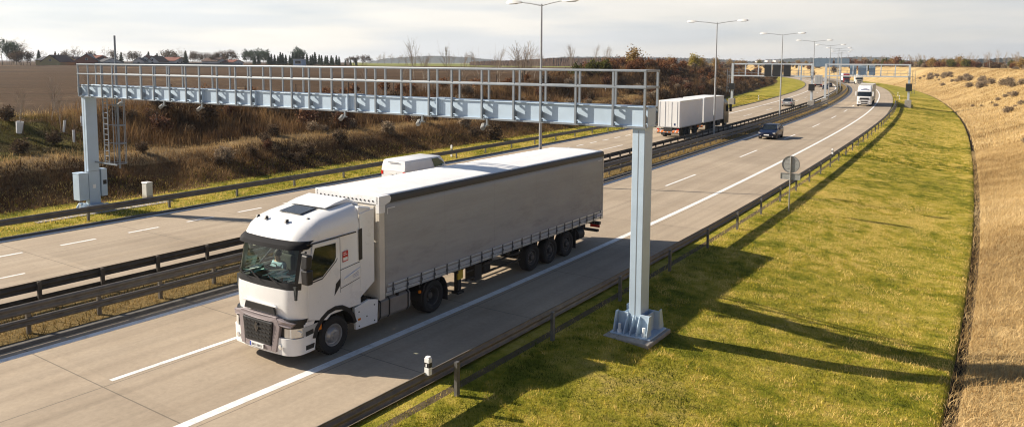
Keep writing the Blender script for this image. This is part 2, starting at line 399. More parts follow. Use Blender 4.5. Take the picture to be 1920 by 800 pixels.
M_FARGREEN = ground_mat('young_crop_field', [(.3, (.13, .15, .03)), (.7, (.22, .21, .05))], .2, patch=.01)
def build_far():
    ang = np.linspace(0, 2 * math.pi, 181); rad = np.concatenate([[60, 100, 140, 180], np.geomspace(220, 9000, 40)])
    A, Rr = np.meshgrid(ang, rad, indexing='ij'); X = np.sin(A) * Rr; Y = np.cos(A) * Rr
    # keep it well under the motorway corridor, just under the corridor sheet's rim, and open beyond it
    cs = np.arange(-70, 1001, 4.0); cx, cy = RPn(cs, cs * 0); d = np.full(X.shape, 1e9); sd_ = np.zeros(X.shape)
    th = np.interp(cs, SS, _th)
    for k in range(len(cs)):
        dd = np.hypot(X - cx[k], Y - cy[k]); up = dd < d
        d = np.where(up, dd, d); sd_ = np.where(up, -(X - cx[k]) * math.sin(th[k]) + (Y - cy[k]) * math.cos(th[k]), sd_)
    base = np.where(sd_ > 0, 4.9, 6.4)
    Z = np.where(d < 118, -4.0, base - .15 + 0.7 * sm(140, 420, d))
    Z = Z - 3.0 * sm(900, 2500, Rr) + 1.2 * (fbm(X * .004, Y * .004, 9) - .5) * sm(150, 500, d)
    n, mnum = X.shape; V = np.stack([X, Y, Z], -1).reshape(-1, 3)
    i = np.arange(n - 1)[:, None] * mnum + np.arange(mnum - 1)[None]
    F = np.stack([i, i + mnum, i + mnum + 1, i + 1], -1).reshape(-1, 4)
    Xc = (X[:-1, :-1] + X[1:, 1:]) / 2; Yc = (Y[:-1, :-1] + Y[1:, 1:]) / 2; Rc = np.hypot(Xc, Yc); Sc = (sd_[:-1, :-1])
    mi = np.where(Sc > 0, 0, 1); mi = np.where((Sc > 0) & (Rc > 500) & (Xc / np.maximum(Yc, 1) > -.21), 2, mi)
    o = np_mesh('field', V, F, 4, [M_FIELD, M_DRY, M_FARGREEN], mi.ravel())
    o.data.polygons.foreach_set('use_smooth', np.ones(len(F), bool))
    tag(o, 'brown ploughed field and open land reaching the horizon', 'field', kind='structure')
build_far()

# ------------------------------------------------------------------ roads, kerbs and markings
def strip(name, t0, t1, s0, s1, z, m, ds=1.0, uv=True, nt=2, label=None, cat=None):
    s = np.arange(s0, s1 + .001, ds); t = np.linspace(t0, t1, nt)
    Sg, Tg = np.meshgrid(s, t, indexing='ij'); X, Y = RPn(Sg, Tg)
    V = np.stack([X, Y, np.full(X.shape, z)], -1).reshape(-1, 3)
    i = np.arange(len(s) - 1)[:, None] * nt + np.arange(nt - 1)[None]
    F = np.stack([i, i + nt, i + nt + 1, i + 1], -1).reshape(-1, 4)
    o = np_mesh(name, V, F, 4, m)
    if uv:
        l = o.data.uv_layers.new(name='st'); U = np.stack([Sg.ravel(), Tg.ravel()], -1)[F.ravel()]
        l.data.foreach_set('uv', U.astype(np.float32).ravel())
    if label: tag(o, label, cat, kind='structure')
    return o
strip('road', -2.9, 7.6, -70, 1000, 0.0, M_ROAD, label='near concrete carriageway with the big lorry on it', cat='road')
strip('road', 11.35, 21.65, -70, 1000, 0.0, M_ROAD, label='far concrete carriageway beyond the central barriers', cat='road')
def marks(name, bands, z, label):
    V = []; F = []
    for (t0, t1, s0, s1) in bands:
        s = np.linspace(s0, s1, max(2, int((s1 - s0) / 2) + 1)); o = len(V)
        for a in s:
            for tt in (t0, t1): x, y = RPn(a, tt); V.append((x, y, z))
        F += [(o + 2 * k, o + 2 * k + 2, o + 2 * k + 3, o + 2 * k + 1) for k in range(len(s) - 1)]
    o = np_mesh(name, np.array(V), np.array(F), 4, M_PAINT); tag(o, label, 'road marking', kind='structure')
marks('road_marking', [(-.13, .13, -70, 700), (6.92, 7.17, -70, 700)] + [(3.47, 3.63, 18 * k, 18 * k + 6) for k in range(-3, 36)], .004, 'white edge lines and lane dashes on the near carriageway')
far = [(11.6, 11.85, -70, 700), (21.3, 21.55, -70, 92), (18.6, 18.85, 92, 700)] + [(15.33, 15.47, -2.8 + 18 * k, 3.2 + 18 * k) for k in range(-3, 36)]
far += [(18.66, 18.84, 3 * k + .1, 3 * k + 1.6) for k in range(-12, 31)]
marks('road_marking', far, .004, 'white edge lines and lane dashes on the far carriageway')
M_CONC = mat('weathered_concrete', (.34, .31, .27), .9, noise=.25, nscale=5, bump=.3)
M_DARKCONC = mat('dark_kerb', (.13, .12, .105), .9, noise=.3, nscale=4)
def kerb(t0, t1, z, m, label, s0=-70, s1=700):
    prof = [(t0, -.1), (t0, z - .015), (t0 + .02, z), (t1 - .02, z), (t1, z - .015), (t1, -.1)]
    s = np.concatenate([np.arange(s0, 120, 1.0), np.arange(120, s1 + 1, 3.0)]); V = []; n = len(prof)
    for a in s:
        for (tt, zz) in prof: x, y = RPn(a, tt); V.append((x, y, zz))
    i = np.arange(len(s) - 1)[:, None] * n + np.arange(n - 1)[None]
    F = np.stack([i, i + n, i + n + 1, i + 1], -1).reshape(-1, 4)
    tag(np_mesh('kerb', np.array(V), F, 4, m), label, 'kerb', kind='structure')
kerb(7.6, 7.85, .10, M_DARKCONC, 'dark kerb between near carriageway and the central strip')
kerb(11.12, 11.35, .09, M_DARKCONC, 'kerb on the central side of the far carriageway')
kerb(21.65, 21.9, .09, M_DARKCONC, 'dark kerb along the far grass verge')

# ------------------------------------------------------------------ grass and brush blades (stuff)
def blades(name, N, s0, s1, t0, t1, hmin, hmax, width, lean, m, label, cat, dens=None, sway=(0, 0), two=False, bias=1.0, zoff=0, rndfun=None):
    s = s0 + (s1 - s0) * rng.random(N) ** bias; t = t0 + (t1 - t0) * rng.random(N)
    if dens is not None:
        k = rng.random(N) < dens(s, t); s = s[k]; t = t[k]
    n = len(s); X, Y = RPn(s, t); Z = terrain(s, t) + zoff
    h = hmin + (hmax - hmin) * rng.random(n) ** 1.5
    cl = fbm(X * .5, Y * .5, 55, 3); h = h * (.45 + 1.1 * cl)
    a = rng.random(n) * 2 * math.pi; dx, dy = np.cos(a), np.sin(a)
    b = rng.random(n) * 2 * math.pi; ll = lean * rng.random(n)
    lx, ly = np.cos(b) * ll + sway[0], np.sin(b) * ll + sway[1]
    w = width * (.6 + .8 * rng.random(n))
    p0 = np.stack([X - dx * w / 2, Y - dy * w / 2, Z - .02], -1); p1 = np.stack([X + dx * w / 2, Y + dy * w / 2, Z - .02], -1)
    tip = np.stack([X + lx * h, Y + ly * h, Z + h], -1)
    r = np.clip(.55 * fbm(X * .35, Y * .35, 66, 5) + .45 * rng.random(n) if rndfun is None else rndfun(X, Y, n), 0, 1)
    if two:
        mid = np.stack([X + lx * h * .35, Y + ly * h * .35, Z + h * .6], -1)
        m0 = mid - np.stack([dx * w * .4, dy * w * .4, 0 * w], -1); m1 = mid + np.stack([dx * w * .4, dy * w * .4, 0 * w], -1)
        V = np.stack([p0, p1, m1, m0, tip], 1).reshape(-1, 3); k = np.arange(n)[:, None] * 5
        F = np.concatenate([k + np.array([[0, 1, 2]]), k + np.array([[0, 2, 3]]), k + np.array([[3, 2, 4]])], 0); rr = np.repeat(r, 5)
    else:
        V = np.stack([p0, p1, tip], 1).reshape(-1, 3); F = np.arange(n)[:, None] * 3 + np.array([[0, 1, 2]]); rr = np.repeat(r, 3)
    o = np_mesh(name, V, F, 3, m, rnd=rr); tag(o, label, cat, kind='stuff'); return o
M_BL_GREEN = blade_mat('short_grass_blades', [(.10, (.065, .085, .007)), (.34, (.22, .225, .013)), (.52, (.48, .375, .045)), (.76, (.74, .54, .18))], trans=.3)
M_BL_DRY = blade_mat('dry_grass_blades', [(.2, (.33, .215, .09)), (.5, (.58, .41, .185)), (.8, (.72, .55, .30))], trans=.35)
M_BL_BROWN = blade_mat('brush_blades', [(.12, (.045, .024, .012)), (.36, (.15, .082, .036)), (.58, (.29, .17, .072)), (.80, (.48, .32, .145))])
M_BL_MEDIAN = blade_mat('median_blades', [(.25, (.12, .085, .027)), (.5, (.29, .19, .065)), (.75, (.44, .31, .13))])
M_BL_MOSS = blade_mat('mossy_blades', [(.2, (.035, .026, .010)), (.42, (.11, .082, .024)), (.55, (.19, .155, .03)), (.8, (.36, .26, .11))])
def rn_grass(X, Y, n):
    return .585 + 1.1 * (fbm(X * .10, Y * .10, 66, 3) - .45) + 1.9 * (fbm(X * 2.1, Y * 2.1, 61, 3) - .45) + .5 * (fbm(X * .33 + Y * .1, Y * .33, 62, 3) - .45) + .22 * (rng.random(n) - .5)
def rn_dry(X, Y, n):
    return .5 + .9 * (fbm(X * .12, Y * .12, 41, 3) - .45) + .7 * (fbm(X * .9, Y * .9, 42, 3) - .45) + .35 * (rng.random(n) - .5)
def rn_brush(X, Y, n):
    return .30 + 1.1 * (fbm(X * .16, Y * .16, 44, 3) - .45) + .9 * (fbm(X * .7, Y * .7, 45, 3) - .45) + .35 * (rng.random(n) - .5)
def edge_d(s, t): return np.clip(sm(3.0, 4.4, -t) * .9 + .12 + .6 * (fbm(s * 1.2, t * 1.2, 14, 3) - .5), .06, 1)
blades('grass_tufts', 20000, -4, 50, -13.2, -3.4, .05, .16, .018, 1.4, M_BL_GREEN, 'taller tufts standing out of the right verge grass', 'grass', bias=1.5, rndfun=lambda X, Y, n: rn_grass(X, Y, n) + .10, two=True, dens=lambda s, t: sm(.50, .62, fbm(s * 1.1, t * 1.1, 91, 3)))
blades('short_grass', 330000, -4, 60, -13.2, -3.0, .025, .10, .016, 1.2, M_BL_GREEN, 'short green and straw coloured grass of the right verge', 'grass', bias=1.6, rndfun=rn_grass, dens=edge_d)
blades('short_grass', 80000, 60, 210, -13.2, -3.0, .04, .12, .05, .9, M_BL_GREEN, 'short grass of the right verge beyond the round sign', 'grass', bias=1.4, rndfun=rn_grass)
blades('short_grass', 100000, -10, 180, 21.95, 29, .05, .16, .04, .9, M_BL_GREEN, 'short bright grass of the left verge', 'grass', bias=1.2, rndfun=lambda X, Y, n: rn_grass(X, Y, n) - .06)
blades('dry_grass', 380000, 0, 80, -30, -13.25, .06, .30, .013, 1.5, M_BL_DRY, 'dry golden grass on the near part of the right bank', 'grass', two=True, bias=1.5, sway=(.2, -.25), rndfun=rn_dry)
blades('dry_grass', 90000, 80, 360, -42, -13.45, .15, .45, .08, .9, M_BL_DRY, 'dry golden grass on the distant right bank', 'grass', bias=1.3, rndfun=rn_dry)
blades('dry_grass', 34000, -14, 130, 7.95, 11.1, .05, .26, .025, .9, M_BL_MEDIAN, 'withered grass of the central strip', 'grass', bias=1.5)
def vbv(s): return np.interp(s, [-200, 12, 40, 100, 135, 170, 240, 1400], [5.6, 4.6, 4.6, 5.6, 6.0, 9.0, 11.0, 9.0]) + 21.75
def q_of(s, t): return t - vbv(s)
def d_low(s, t): q = q_of(s, t); return sm(-.3, 1.2, q) * (1 - sm(4.2, 5.6, q))
def d_bench(s, t): q = q_of(s, t); return np.exp(-((q - 5.8 - 2.2 * (fbm(s * .12, t * .12, 8) - .5)) / 1.5) ** 2)
def d_up(s, t): q = q_of(s, t); return sm(6.2, 8.5, q) * (1 - sm(15, 18, q)) * np.where(s < 60, sm(15, 22, s + 5 * (fbm(s * .3, t * .3, 9) - .5)), 1)
def d_moss(s, t): q = q_of(s, t); return sm(6.0, 8.0, q) * (1 - sm(15, 18, q)) * (1 - sm(16, 22, s))
blades('dead_brush', 130000, -6, 110, 25.5, 33, .06, .5, .022, 1.5, M_BL_BROWN, 'tangled dark dead grass and bramble low on the left bank', 'brush', dens=d_low, two=True, bias=1.15, rndfun=rn_brush)
blades('dry_grass', 70000, -6, 110, 28, 37, .08, .38, .022, 1.2, M_BL_DRY, 'pale straw bench half way up the left bank', 'grass', dens=d_bench, two=True, bias=1.15, rndfun=lambda X, Y, n: rn_dry(X, Y, n) - .22)
blades('dead_brush', 110000, 12, 120, 32, 46, .2, 1.25, .026, .7, M_BL_BROWN, 'tall brown stems on the upper left bank', 'brush', dens=d_up, two=True, bias=1.2, rndfun=lambda X, Y, n: rn_brush(X, Y, n) + .06)
blades('mossy_grass', 60000, -6, 24, 30, 46, .04, .25, .022, 1.3, M_BL_MOSS, 'mossy green and brown slope at the left edge', 'grass', dens=d_moss, two=True, rndfun=lambda X, Y, n: rn_brush(X, Y, n) + .14)
blades('dry_grass', 16000, -4, 60, 40, 47, .15, .6, .02, .8, M_BL_DRY, 'straw fringe where the left bank meets the ploughed field', 'grass', dens=lambda s, t: np.exp(-((q_of(s, t) - 15.5) / 1.2) ** 2), two=True, rndfun=lambda X, Y, n: rn_dry(X, Y, n) - .1)
blades('dead_brush', 70000, 110, 340, 27, 52, .3, 1.2, .08, .9, M_BL_BROWN, 'dead brown brush on the distant left bank', 'brush', dens=lambda s, t: sm(0, 2, q_of(s, t)), bias=1.2, rndfun=rn_brush)
# ------------------------------------------------------------------ guard rails
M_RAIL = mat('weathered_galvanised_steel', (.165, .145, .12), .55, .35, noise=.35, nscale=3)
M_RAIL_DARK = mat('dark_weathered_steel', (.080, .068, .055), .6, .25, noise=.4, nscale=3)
M_POSTG = mat('post_steel', (.17, .165, .155), .5, .5, noise=.25, nscale=6)
M_REFLECT = mat('reflector_white', (.8, .8, .78), .3)
W_PROF = [(-.0, -.155), (.035, -.145), (.08, -.105), (.08, -.065), (.03, -.03), (.012, 0), (.03, .03), (.08, .065), (.08, .105), (.035, .145), (0, .155)]
def beam_mesh(name, t, zc, side, s0, s1, m, parent, M_inv, k=1.0, thick=.012, drop=None):
    """W-beam swept along the road; bulges towards side (+1 = left)"""
    s = np.concatenate([np.arange(s0, min(s1, 60), 1.0), np.arange(max(s0, min(60, s1)), s1 + .01, 2.0)])
    prof = [(p[0] * side, p[1] * k) for p in W_PROF] + [((p[0] - thick) * side, p[1] * k) for p in reversed(W_PROF)]
    n = len(prof); V = []
    for a in s:
        zz = zc
        if drop: zz = zc - drop[1] * float(sm(drop[0], s1, a)) if drop[2] > 0 else zc
        for (dt, dz) in prof:
            x, y = RPn(a, t + dt); V.append(M_inv @ Vector((float(x), float(y), zz + dz)))
    i = np.arange(len(s) - 1)[:, None] * n + np.arange(n)[None]; j = np.arange(len(s) - 1)[:, None] * n + (np.arange(n)[None] + 1) % n
    F = np.stack([i, i + n, j + n, j], -1).reshape(-1, 4)
    o = np_mesh(name, np.array([tuple(v) for v in V]), F, 4, m, parent=parent)
    return o
_post_meshes = {}
def guard_rail(label, s0, s1, tb, side, post_s, tp, beams, m, mpost, group, hpost=.74, drop=None, sigma=True):
    M = RMAT(s0, tp); root = empty('guard_rail', M, label, 'guard rail', group); Mi = M.inverted()
    for (zc, k, dt) in beams:
        beam_mesh('beam', tb + dt, zc, side, s0, s1, m, root, Mi, k, drop=drop)
    key = (mpost.name, hpost)
    first = None
    for ps in post_s:
        if first is None:
            b = MB(); h = hpost
            b.box(-.055, .055, -.045, -.038, -.4, h); b.box(-.055, -.048, -.038, .045, -.4, h); b.box(.048, .055, -.038, .045, -.4, h)
            b.box(-.05, .05, -.04, .04, h, h + .01)
            first = b.build('post', mpost, root); first.matrix_parent_inverse = Matrix()
            o = first
        else:
            o = first.copy(); C.objects.link(o); o.parent = root
        zz = float(terrain(np.array([ps]), np.array([tp]))[0]); zz = max(zz, -.3)
        dz = 0
        if drop: dz = -drop[1] * float(sm(drop[0], s1, ps))
        o.matrix_local = Mi @ RMAT(ps, tp, dz)
    return root
# near rail on the right
near_posts = [4.3 - 13.2, 4.3 - 8.8, 4.3 - 4.4] + [4.3 + 4.35 * k for k in range(40)]
near_posts = [p for p in near_posts if p < 172]
guard_rail('weathered steel guard rail between near carriageway and green right verge', -24, 172, -3.55, 1, near_posts, -3.75, [(.60, 1.0, 0)], M_RAIL, M_POSTG, 'guard rails', drop=(158, .7, 1))
guard_rail('long brown guard rail on the near side of the central strip', -24, 420, 8.42, -1, [0.3 + 2.0 * k for k in range(-8, 72)] , 8.5, [(.79, 1.0, 0), (.40, .75, .02)], M_RAIL, M_RAIL, 'guard rails', hpost=.88)
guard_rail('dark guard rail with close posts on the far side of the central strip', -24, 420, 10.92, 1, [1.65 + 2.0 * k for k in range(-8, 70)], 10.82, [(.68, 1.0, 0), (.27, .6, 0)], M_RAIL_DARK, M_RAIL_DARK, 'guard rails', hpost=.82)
guard_rail('grey guard rail between far carriageway and left verge, in front of brown bank', -24, 128, 22.4, -1, [0.6 + 4.35 * k for k in range(-5, 29)], 22.54, [(.62, 1.0, 0)], M_RAIL, M_POSTG, 'guard rails', hpost=.72, drop=(112, .7, 1))

# ------------------------------------------------------------------ delineator posts
M_WHITEP = mat('white_plastic', (.80, .80, .78), .5, noise=.08, nscale=9)
M_BLACKP = mat('black_plastic', (.02, .02, .022), .5)
def delineator(s, t, z, h, label):
    r = empty('delineator_post', RMAT(s, t, z), label, 'marker post', 'white marker posts')
    prof = [(-.06, -.065), (.04, -.075), (.07, 0), (.04, .075), (-.06, .065)]
    b = MB(); b.prism(prof, 'z', 0, h * .42); b.prism(prof, 'z', h * .68, h - .03); b.prism([(p[0] * .8, p[1] * .8) for p in prof], 'z', h - .03, h)
    b.build('post', M_WHITEP, r, bevel=.006)
    MB().prism([(p[0] * 1.01, p[1] * 1.01) for p in prof], 'z', h * .42, h * .68).build('band', M_BLACKP, r)
    MB().box(-.072, -.062, -.018, .018, h * .47, h * .62).build('reflector', M_REFLECT, r)
delineator(3.45, -3.60, .70, .42, 'white post with black band on the rail, lower centre near the lorry shadow')
delineator(54.0, -3.60, .70, .45, 'white post with black band on the rail beyond the round sign')
delineator(150, -3.45, .0, 1.0, 'small white post beside the rail near the right portal')
delineator(183, -4.2, -.1, 1.0, 'white post in the grass just beyond the end of the rail')
delineator(205, -4.2, -.1, 1.0, 'white post in the grass, the farthest on the outer bend')
delineator(196, 23.0, .05, 1.0, 'white post on the inner green verge, the farther one')
delineator(160, 23.0, .05, 1.0, 'white post on the inner green verge, the nearer one')
delineator(40.0, 23.2, .1, .95, 'white post in the left verge behind the lorry roof')

# ------------------------------------------------------------------ round sign seen from behind
M_SIGNBACK = mat('sign_back_aluminium', (.36, .37, .36), .5, .55, noise=.12, nscale=5)
M_SIGNEDGE = mat('sign_rim', (.22, .22, .22), .5, .5)
M_GALV = mat('galvanised_pole', (.34, .34, .33), .45, .6, noise=.18, nscale=8)
def round_sign():
    z0 = float(terrain(np.array([32.3]), np.array([-4.75]))[0])
    r = empty('road_sign', RMAT(32.3, -4.75, z0), 'back of a round grey road sign with a small plate under it', 'road sign')
    MB().cyl((0, 0, -.3), (0, 0, 2.95), .034, n=10).build('pole', M_GALV, r, smooth=40)
    dsk = MB().lathe([(.43, .045), (.43, .060), (.01, .061), (.01, .045)], (0, 0, 2.52), 'x', 36).build('disc', M_SIGNBACK, r, smooth=30)
    MB().lathe([(.43, .02), (.46, .02), (.46, .075), (.43, .075)], (0, 0, 2.52), 'x', 36, caps=(False, False)).build('rim', M_SIGNEDGE, dsk, smooth=30)
    b = MB()
    for z in (2.30, 2.55, 2.76): b.box(.034, .046, -.30, .30, z - .018, z + .018)
    b.build('bracket', M_GALV, dsk)
    p = MB(); p.box(.046, .060, -.50, .50, 1.72, 2.03); p.box(.02, .075, -.51, -.495, 1.71, 2.04); p.box(.02, .075, .495, .51, 1.71, 2.04); p.box(.02, .075, -.495, .495, 1.71, 1.722); p.box(.02, .075, -.495, .495, 2.028, 2.04)
    p.build('plate', M_SIGNBACK, r)
round_sign()

# ------------------------------------------------------------------ lamps
M_POLE = mat('lamp_pole_steel', (.36, .37, .38), .45, .45, noise=.15, nscale=3)
M_HEAD = mat('lamp_head_white', (.78, .78, .76), .35)
M_LENS = mat('lamp_glass', (.45, .46, .45), .15)
def lamp(s, label, t=10.25, h=12.0, arm=2.2):
    r = empty('street_lamp', RMAT(s, t), label, 'street lamp', 'double armed street lamps along the central strip')
    b = MB(); b.cyl((0, 0, -.3), (0, 0, .25), .17, .17, 14); b.cyl((0, 0, .25), (0, 0, h * .5), .115, .085, 12); b.cyl((0, 0, h * .5), (0, 0, h), .085, .05, 12)
    b.build('pole', M_POLE, r, smooth=40)
    for sg in (1, -1):
        MB().tube([(0, 0, h - .1), (0, sg * arm * .5, h + .05), (0, sg * arm, h + .16)], [.04, .034, .03], 8).build('arm', M_POLE, r, smooth=50)
        hd = MB(); rs = []
        for (y, w, z0, z1) in ((-.12, .05, .0, .06), (.05, .12, -.03, .12), (.45, .17, -.05, .17), (.85, .15, -.04, .14), (1.0, .06, .0, .07)):
            rs.append([(-w, sg * (arm + y), h + .13 + z0), (w, sg * (arm + y), h + .13 + z0), (w * .8, sg * (arm + y), h + .13 + z1), (-w * .8, sg * (arm + y), h + .13 + z1)])
        hd.rings(rs); hd2 = hd.build('lamp_head', M_HEAD, r, smooth=35)
        MB().box(-.11, .11, sg * (arm + .25), sg * (arm + .8), h + .055, h + .078).build('lens', M_LENS, hd2)
    return r
_ll = ['double lamp behind the big lorry trailer, the nearest and tallest', 'double lamp beside the white box trailers, second nearest', 'double lamp above the silver car, in front of the left portal',
       'double lamp just left of the right portal, fourth nearest', 'double lamp seen inside the right portal frame, fifth nearest', 'double lamp far down the curve, sixth nearest', 'small distant double lamp, seventh in the row', 'tiny distant double lamp, eighth in the row', 'tiniest distant double lamp, last of the row']
for k, lb in enumerate(_ll): lamp(31.6 if k == 0 else 34.1 + 35.6 * k, lb, h=11.35 if k == 0 else 12.0, arm=1.55 if k == 0 else 2.2)

# ------------------------------------------------------------------ toll gantry (near)
M_GPAINT = mat('pale_blue_grey_paint', (.44, .55, .66), .42, .1, noise=.07, nscale=1.5, bump=.05, bscale=8)
M_GEDGE = mat('galvanised_rail', (.235, .265, .295), .42, .35, noise=.12, nscale=4)
M_GDARK = mat('dark_mast_steel', (.20, .23, .26), .5, .3)  # even dark blue-grey steel of the antenna mast
M_VMS = mat('black_sign_panel', (.012, .013, .014), .45, noise=.2, nscale=3)
M_PORTAL = mat('portal_paint', (.50, .54, .57), .45, .1, noise=.08, nscale=1)
M_CAMB = mat('camera_housing', (.24, .24, .23), .5, noise=.2)
def toll_gantry():
    S0, T0 = 10.8, -5.4; L = 30.2; H = 5.93
    zb = float(terrain(np.array([S0]), np.array([T0]))[0])
    M = RMAT(S0, T0) @ Matrix.Rotation(math.pi / 2, 4, 'Z')      # local X = across to the far side, local Y = back towards the camera
    M = Matrix.Translation(RP(S0, T0)) @ Matrix(((math.cos(RA(S0) + math.pi / 2), math.cos(RA(S0)), 0, 0), (math.sin(RA(S0) + math.pi / 2), math.sin(RA(S0)), 0, 0), (0, 0, 1, 0), (0, 0, 0, 1))) if False else M
    r = empty('toll_gantry', M, 'pale blue steel toll gantry with railed walkway spanning both carriageways', 'gantry')
    # after the rotation: local +X -> +t, local +Y -> -s (towards the camera side)
    def col(x, zbase):
        p = MB(); p.box(x - .19, x + .19, -.28, .28, zbase + .1, H)
        p.box(x - .24, x + .24, -.33, .33, H - .04, H - .002)
        o = p.build('column', M_GPAINT, r, bevel=.012)
        s_ = MB(); s_.box(x - .012, x + .012, .28, .284, zbase + .6, H - .1); s_.build('weld_seam', M_GEDGE, o)
        return o
    c0 = col(0, zb); c1 = col(L, .1)
    # foot with stiffener plates and anchor bolts
    def foot(x, z, k_=1.0):
        b = MB(); b.box(x - .62, x + .62, -.62, .62, z + .06, z + .10)
        for sy in (1, -1):
            for dx in (-.52, -.19, .0, .19, .52):
                tall = (.60 if abs(dx) > .5 else .52) * k_
                b.prism([(sy * .30, z + .10), (sy * .61, z + .10), (sy * .61, z + .20), (sy * (.46 if abs(dx) > .5 else .36), z + .10 + tall), (sy * .30, z + .10 + tall)], 'x', x + dx - .012, x + dx + .012)
        for sx in (1, -1):
            for dy in (-.30, .30):
                b.prism([(x + sx * .19, z + .10), (x + sx * .505, z + .10), (x + sx * .505, z + .10 + .57 * k_), (x + sx * .19, z + .10 + .57 * k_)], 'y', dy - .012, dy + .012)
        b.box(x - .36, x - .34, -.29, .29, z + .1, z + .1 + .55 * k_); b.box(x + .34, x + .36, -.29, .29, z + .1, z + .1 + .55 * k_)
        fo = b.build('foot', M_GPAINT, r, bevel=.006)
        for dx in (-.38, .38):
            for dy in (-.48, .48):
                bb = MB(); bb.cyl((x + dx, dy, z + .10), (x + dx, dy, z + .36), .045, n=10); bb.cyl((x + dx, dy, z + .10), (x + dx, dy, z + .18), .075, n=6); bb.build('anchor_bolt', M_HEAD, fo)
        MB().box(x - .72, x + .72, -.72, .92, z - .5, z + .06).build('plinth', M_CONC, r, bevel=.03)
    foot(0, zb); foot(L, .08, .5)
    # walkway girder: web plates, flanges, deck
    B0, B1 = H, H + .58; x0, x1 = -.27, L + .12
    g = MB(); g.box(x0, x1, .265, .28, B0 + .03, B1 - .03); g.box(x0, x1, -.28, -.265, B0 + .03, B1 - .03)
    g.box(x0, x1, -.33, .33, B0, B0 + .03); g.box(x0, x1, .19, .33, B1 - .03, B1); g.box(x0, x1, -.33, -.19, B1 - .03, B1)
    g.box(x0 + .0, x0 + .015, -.265, .265, B0 + .03, B1 - .03); g.box(x1 - .015, x1, -.265, .265, B0 + .03, B1 - .03)
    g.build('girder', M_GPAINT, r, bevel=.006)
    d = MB(); d.box(x0 + .02, x1 - .02, -.26, .26, B1 - .10, B1 - .06)
    for k in range(60): d.box(x0 + .1 + k * .515, x0 + .13 + k * .515, -.25, .25, B1 - .06, B1 - .045)
    d.build('deck', M_GEDGE, r)
    lip = MB(); lip.box(x0, x1, .332, .37, B0 - .035, B0 + .02); lip.box(x0, x1, -.37, -.332, B0 - .035, B0 + .02); lip.build('bottom_rail', M_GEDGE, r)
    # railings
    ZT, ZM = H + 1.62, H + 1.12
    for sy in (.45, -.45):
        t_ = MB(); t_.box(x0 - .02, x1, sy - .035, sy + .035, ZT - .06, ZT); t_.build('handrail', M_GEDGE, r, bevel=.01)
        t_ = MB(); t_.box(x0 - .02, x1, sy - .035, sy + .035, ZM - .03, ZM + .03); t_.build('knee_rail', M_GEDGE, r, bevel=.01)
    e = MB()
    for z in (ZT - .03, ZM): e.box(x0 - .02, x0 + .04, -.415, .415, z - .03, z + .03); e.box(x1 - .06, x1, -.415, .415, z - .03, z + .03)
    e.build('end_rail', M_GEDGE, r)
    xs = []; x = x0 + .03; k = 0
    while x < x1 - .1:
        xs.append(x); x += (1.22 if k % 3 else .98); k += 1
    xs.append(x1 - .06)
    pm = None
    for sy in (1, -1):
        for i, x in enumerate(xs):
            if pm is None:
                b = MB(); b.box(-.03, .03, .415, .475, B0 + .0, ZT - .06); b.box(-.03, .03, .335, .415, B0 + .035, B0 + .09); b.prism([(.282, B0 + .12), (.415, B0 + .12), (.415, B0 + .40), (.282, B0 + .30)], 'x', -.006, .006); b.box(-.03, .03, .335, .415, B1 - .06, B1 - .0)
                pm = b.build('railing_post', M_GEDGE, r); pm.location = (x, 0, 0)
            else:
                o = pm.copy(); C.objects.link(o); o.parent = r; o.location = (x + (.35 if sy < 0 else 0) * (0 < i < len(xs) - 1), 0, 0)
                if sy < 0: o.rotation_euler = (0, 0, math.pi)
    # splice joints
    for x in (7.3, 11.5, 16.7, 20.2, 24.9):
        b = MB(); b.box(x - .02, x + .02, .282, .39, B0 + .03, B1 + .03); b.box(x - .16, x + .16, .281, .292, B0 + .06, B1 - .05)
        for z in np.linspace(B0 + .1, B1 - .1, 6): b.cyl((x - .09, .292, z), (x - .09, .315, z), .018, n=6); b.cyl((x + .09, .292, z), (x + .09, .315, z), .018, n=6)
        b.box(x - .32, x + .32, -.24, .34, B1 + .002, B1 + .03)
        b.build('splice_plate', M_GPAINT, r)
    MB().box(x1 + .002, x1 + .16, .20, .40, B0 + .16, B0 + .46).build('junction_box', M_CAMB, r, bevel=.01)
    # hanging cameras
    for x in (26.4, 23.0, 20.2, 11.6, 7.9, 5.2):
        b = MB(); b.box(x - .03, x + .03, .37, .43, B0 - .22, B0 - .0); b.box(x - .02, x + .02, .30, .50, B0 - .24, B0 - .20)
        o = b.build('camera_bracket', M_GEDGE, r)
        Mr = Matrix.Translation((x + .12, .45, B0 - .24)) @ Matrix.Diagonal((.55, .55, .55, 1)) @ Matrix.Rotation(R(-25), 4, 'X') @ Matrix.Rotation(R(25), 4, 'Z')
        c_ = MB(); c_.prism([(-.12, -.10), (.12, -.10), (.15, .04), (.08, .12), (-.08, .12), (-.15, .04)], 'y', -.22, .26, M=Mr); c_.cyl(Mr @ Vector((0, .26, 0)), Mr @ Vector((0, .30, 0)), .07, n=14); c_.build('camera', M_CAMB, o, bevel=.015)
    # ladder with safety cage, antenna mast and cabinets at the far column
    lx = L - 1.35; b = MB()
    for sx in (-.2, .2): b.box(lx + sx - .02, lx + sx + .02, -.10, -.06, 2.55, B0)
    for k in range(13): b.cyl((lx - .2, -.08, 2.7 + k * .27), (lx + .2, -.08, 2.7 + k * .27), .014, n=6)
    b.box(lx - .9, lx + 1.2, -.09, -.05, 2.55, 2.62)
    lad = b.build('ladder', M_GEDGE, r)
    cg = MB()
    for z in (2.6, 3.6, 4.5, 5.5):
        pts = [(lx + .2 * 1.0, -.08, z), (lx + .05, -.6, z), (lx - .45, -.82, z), (lx - .8, -.55, z), (lx - .62, -.08, z)]
        for a, c_ in zip(pts[:-1], pts[1:]): cg.cyl(a, c_, .022, n=6)
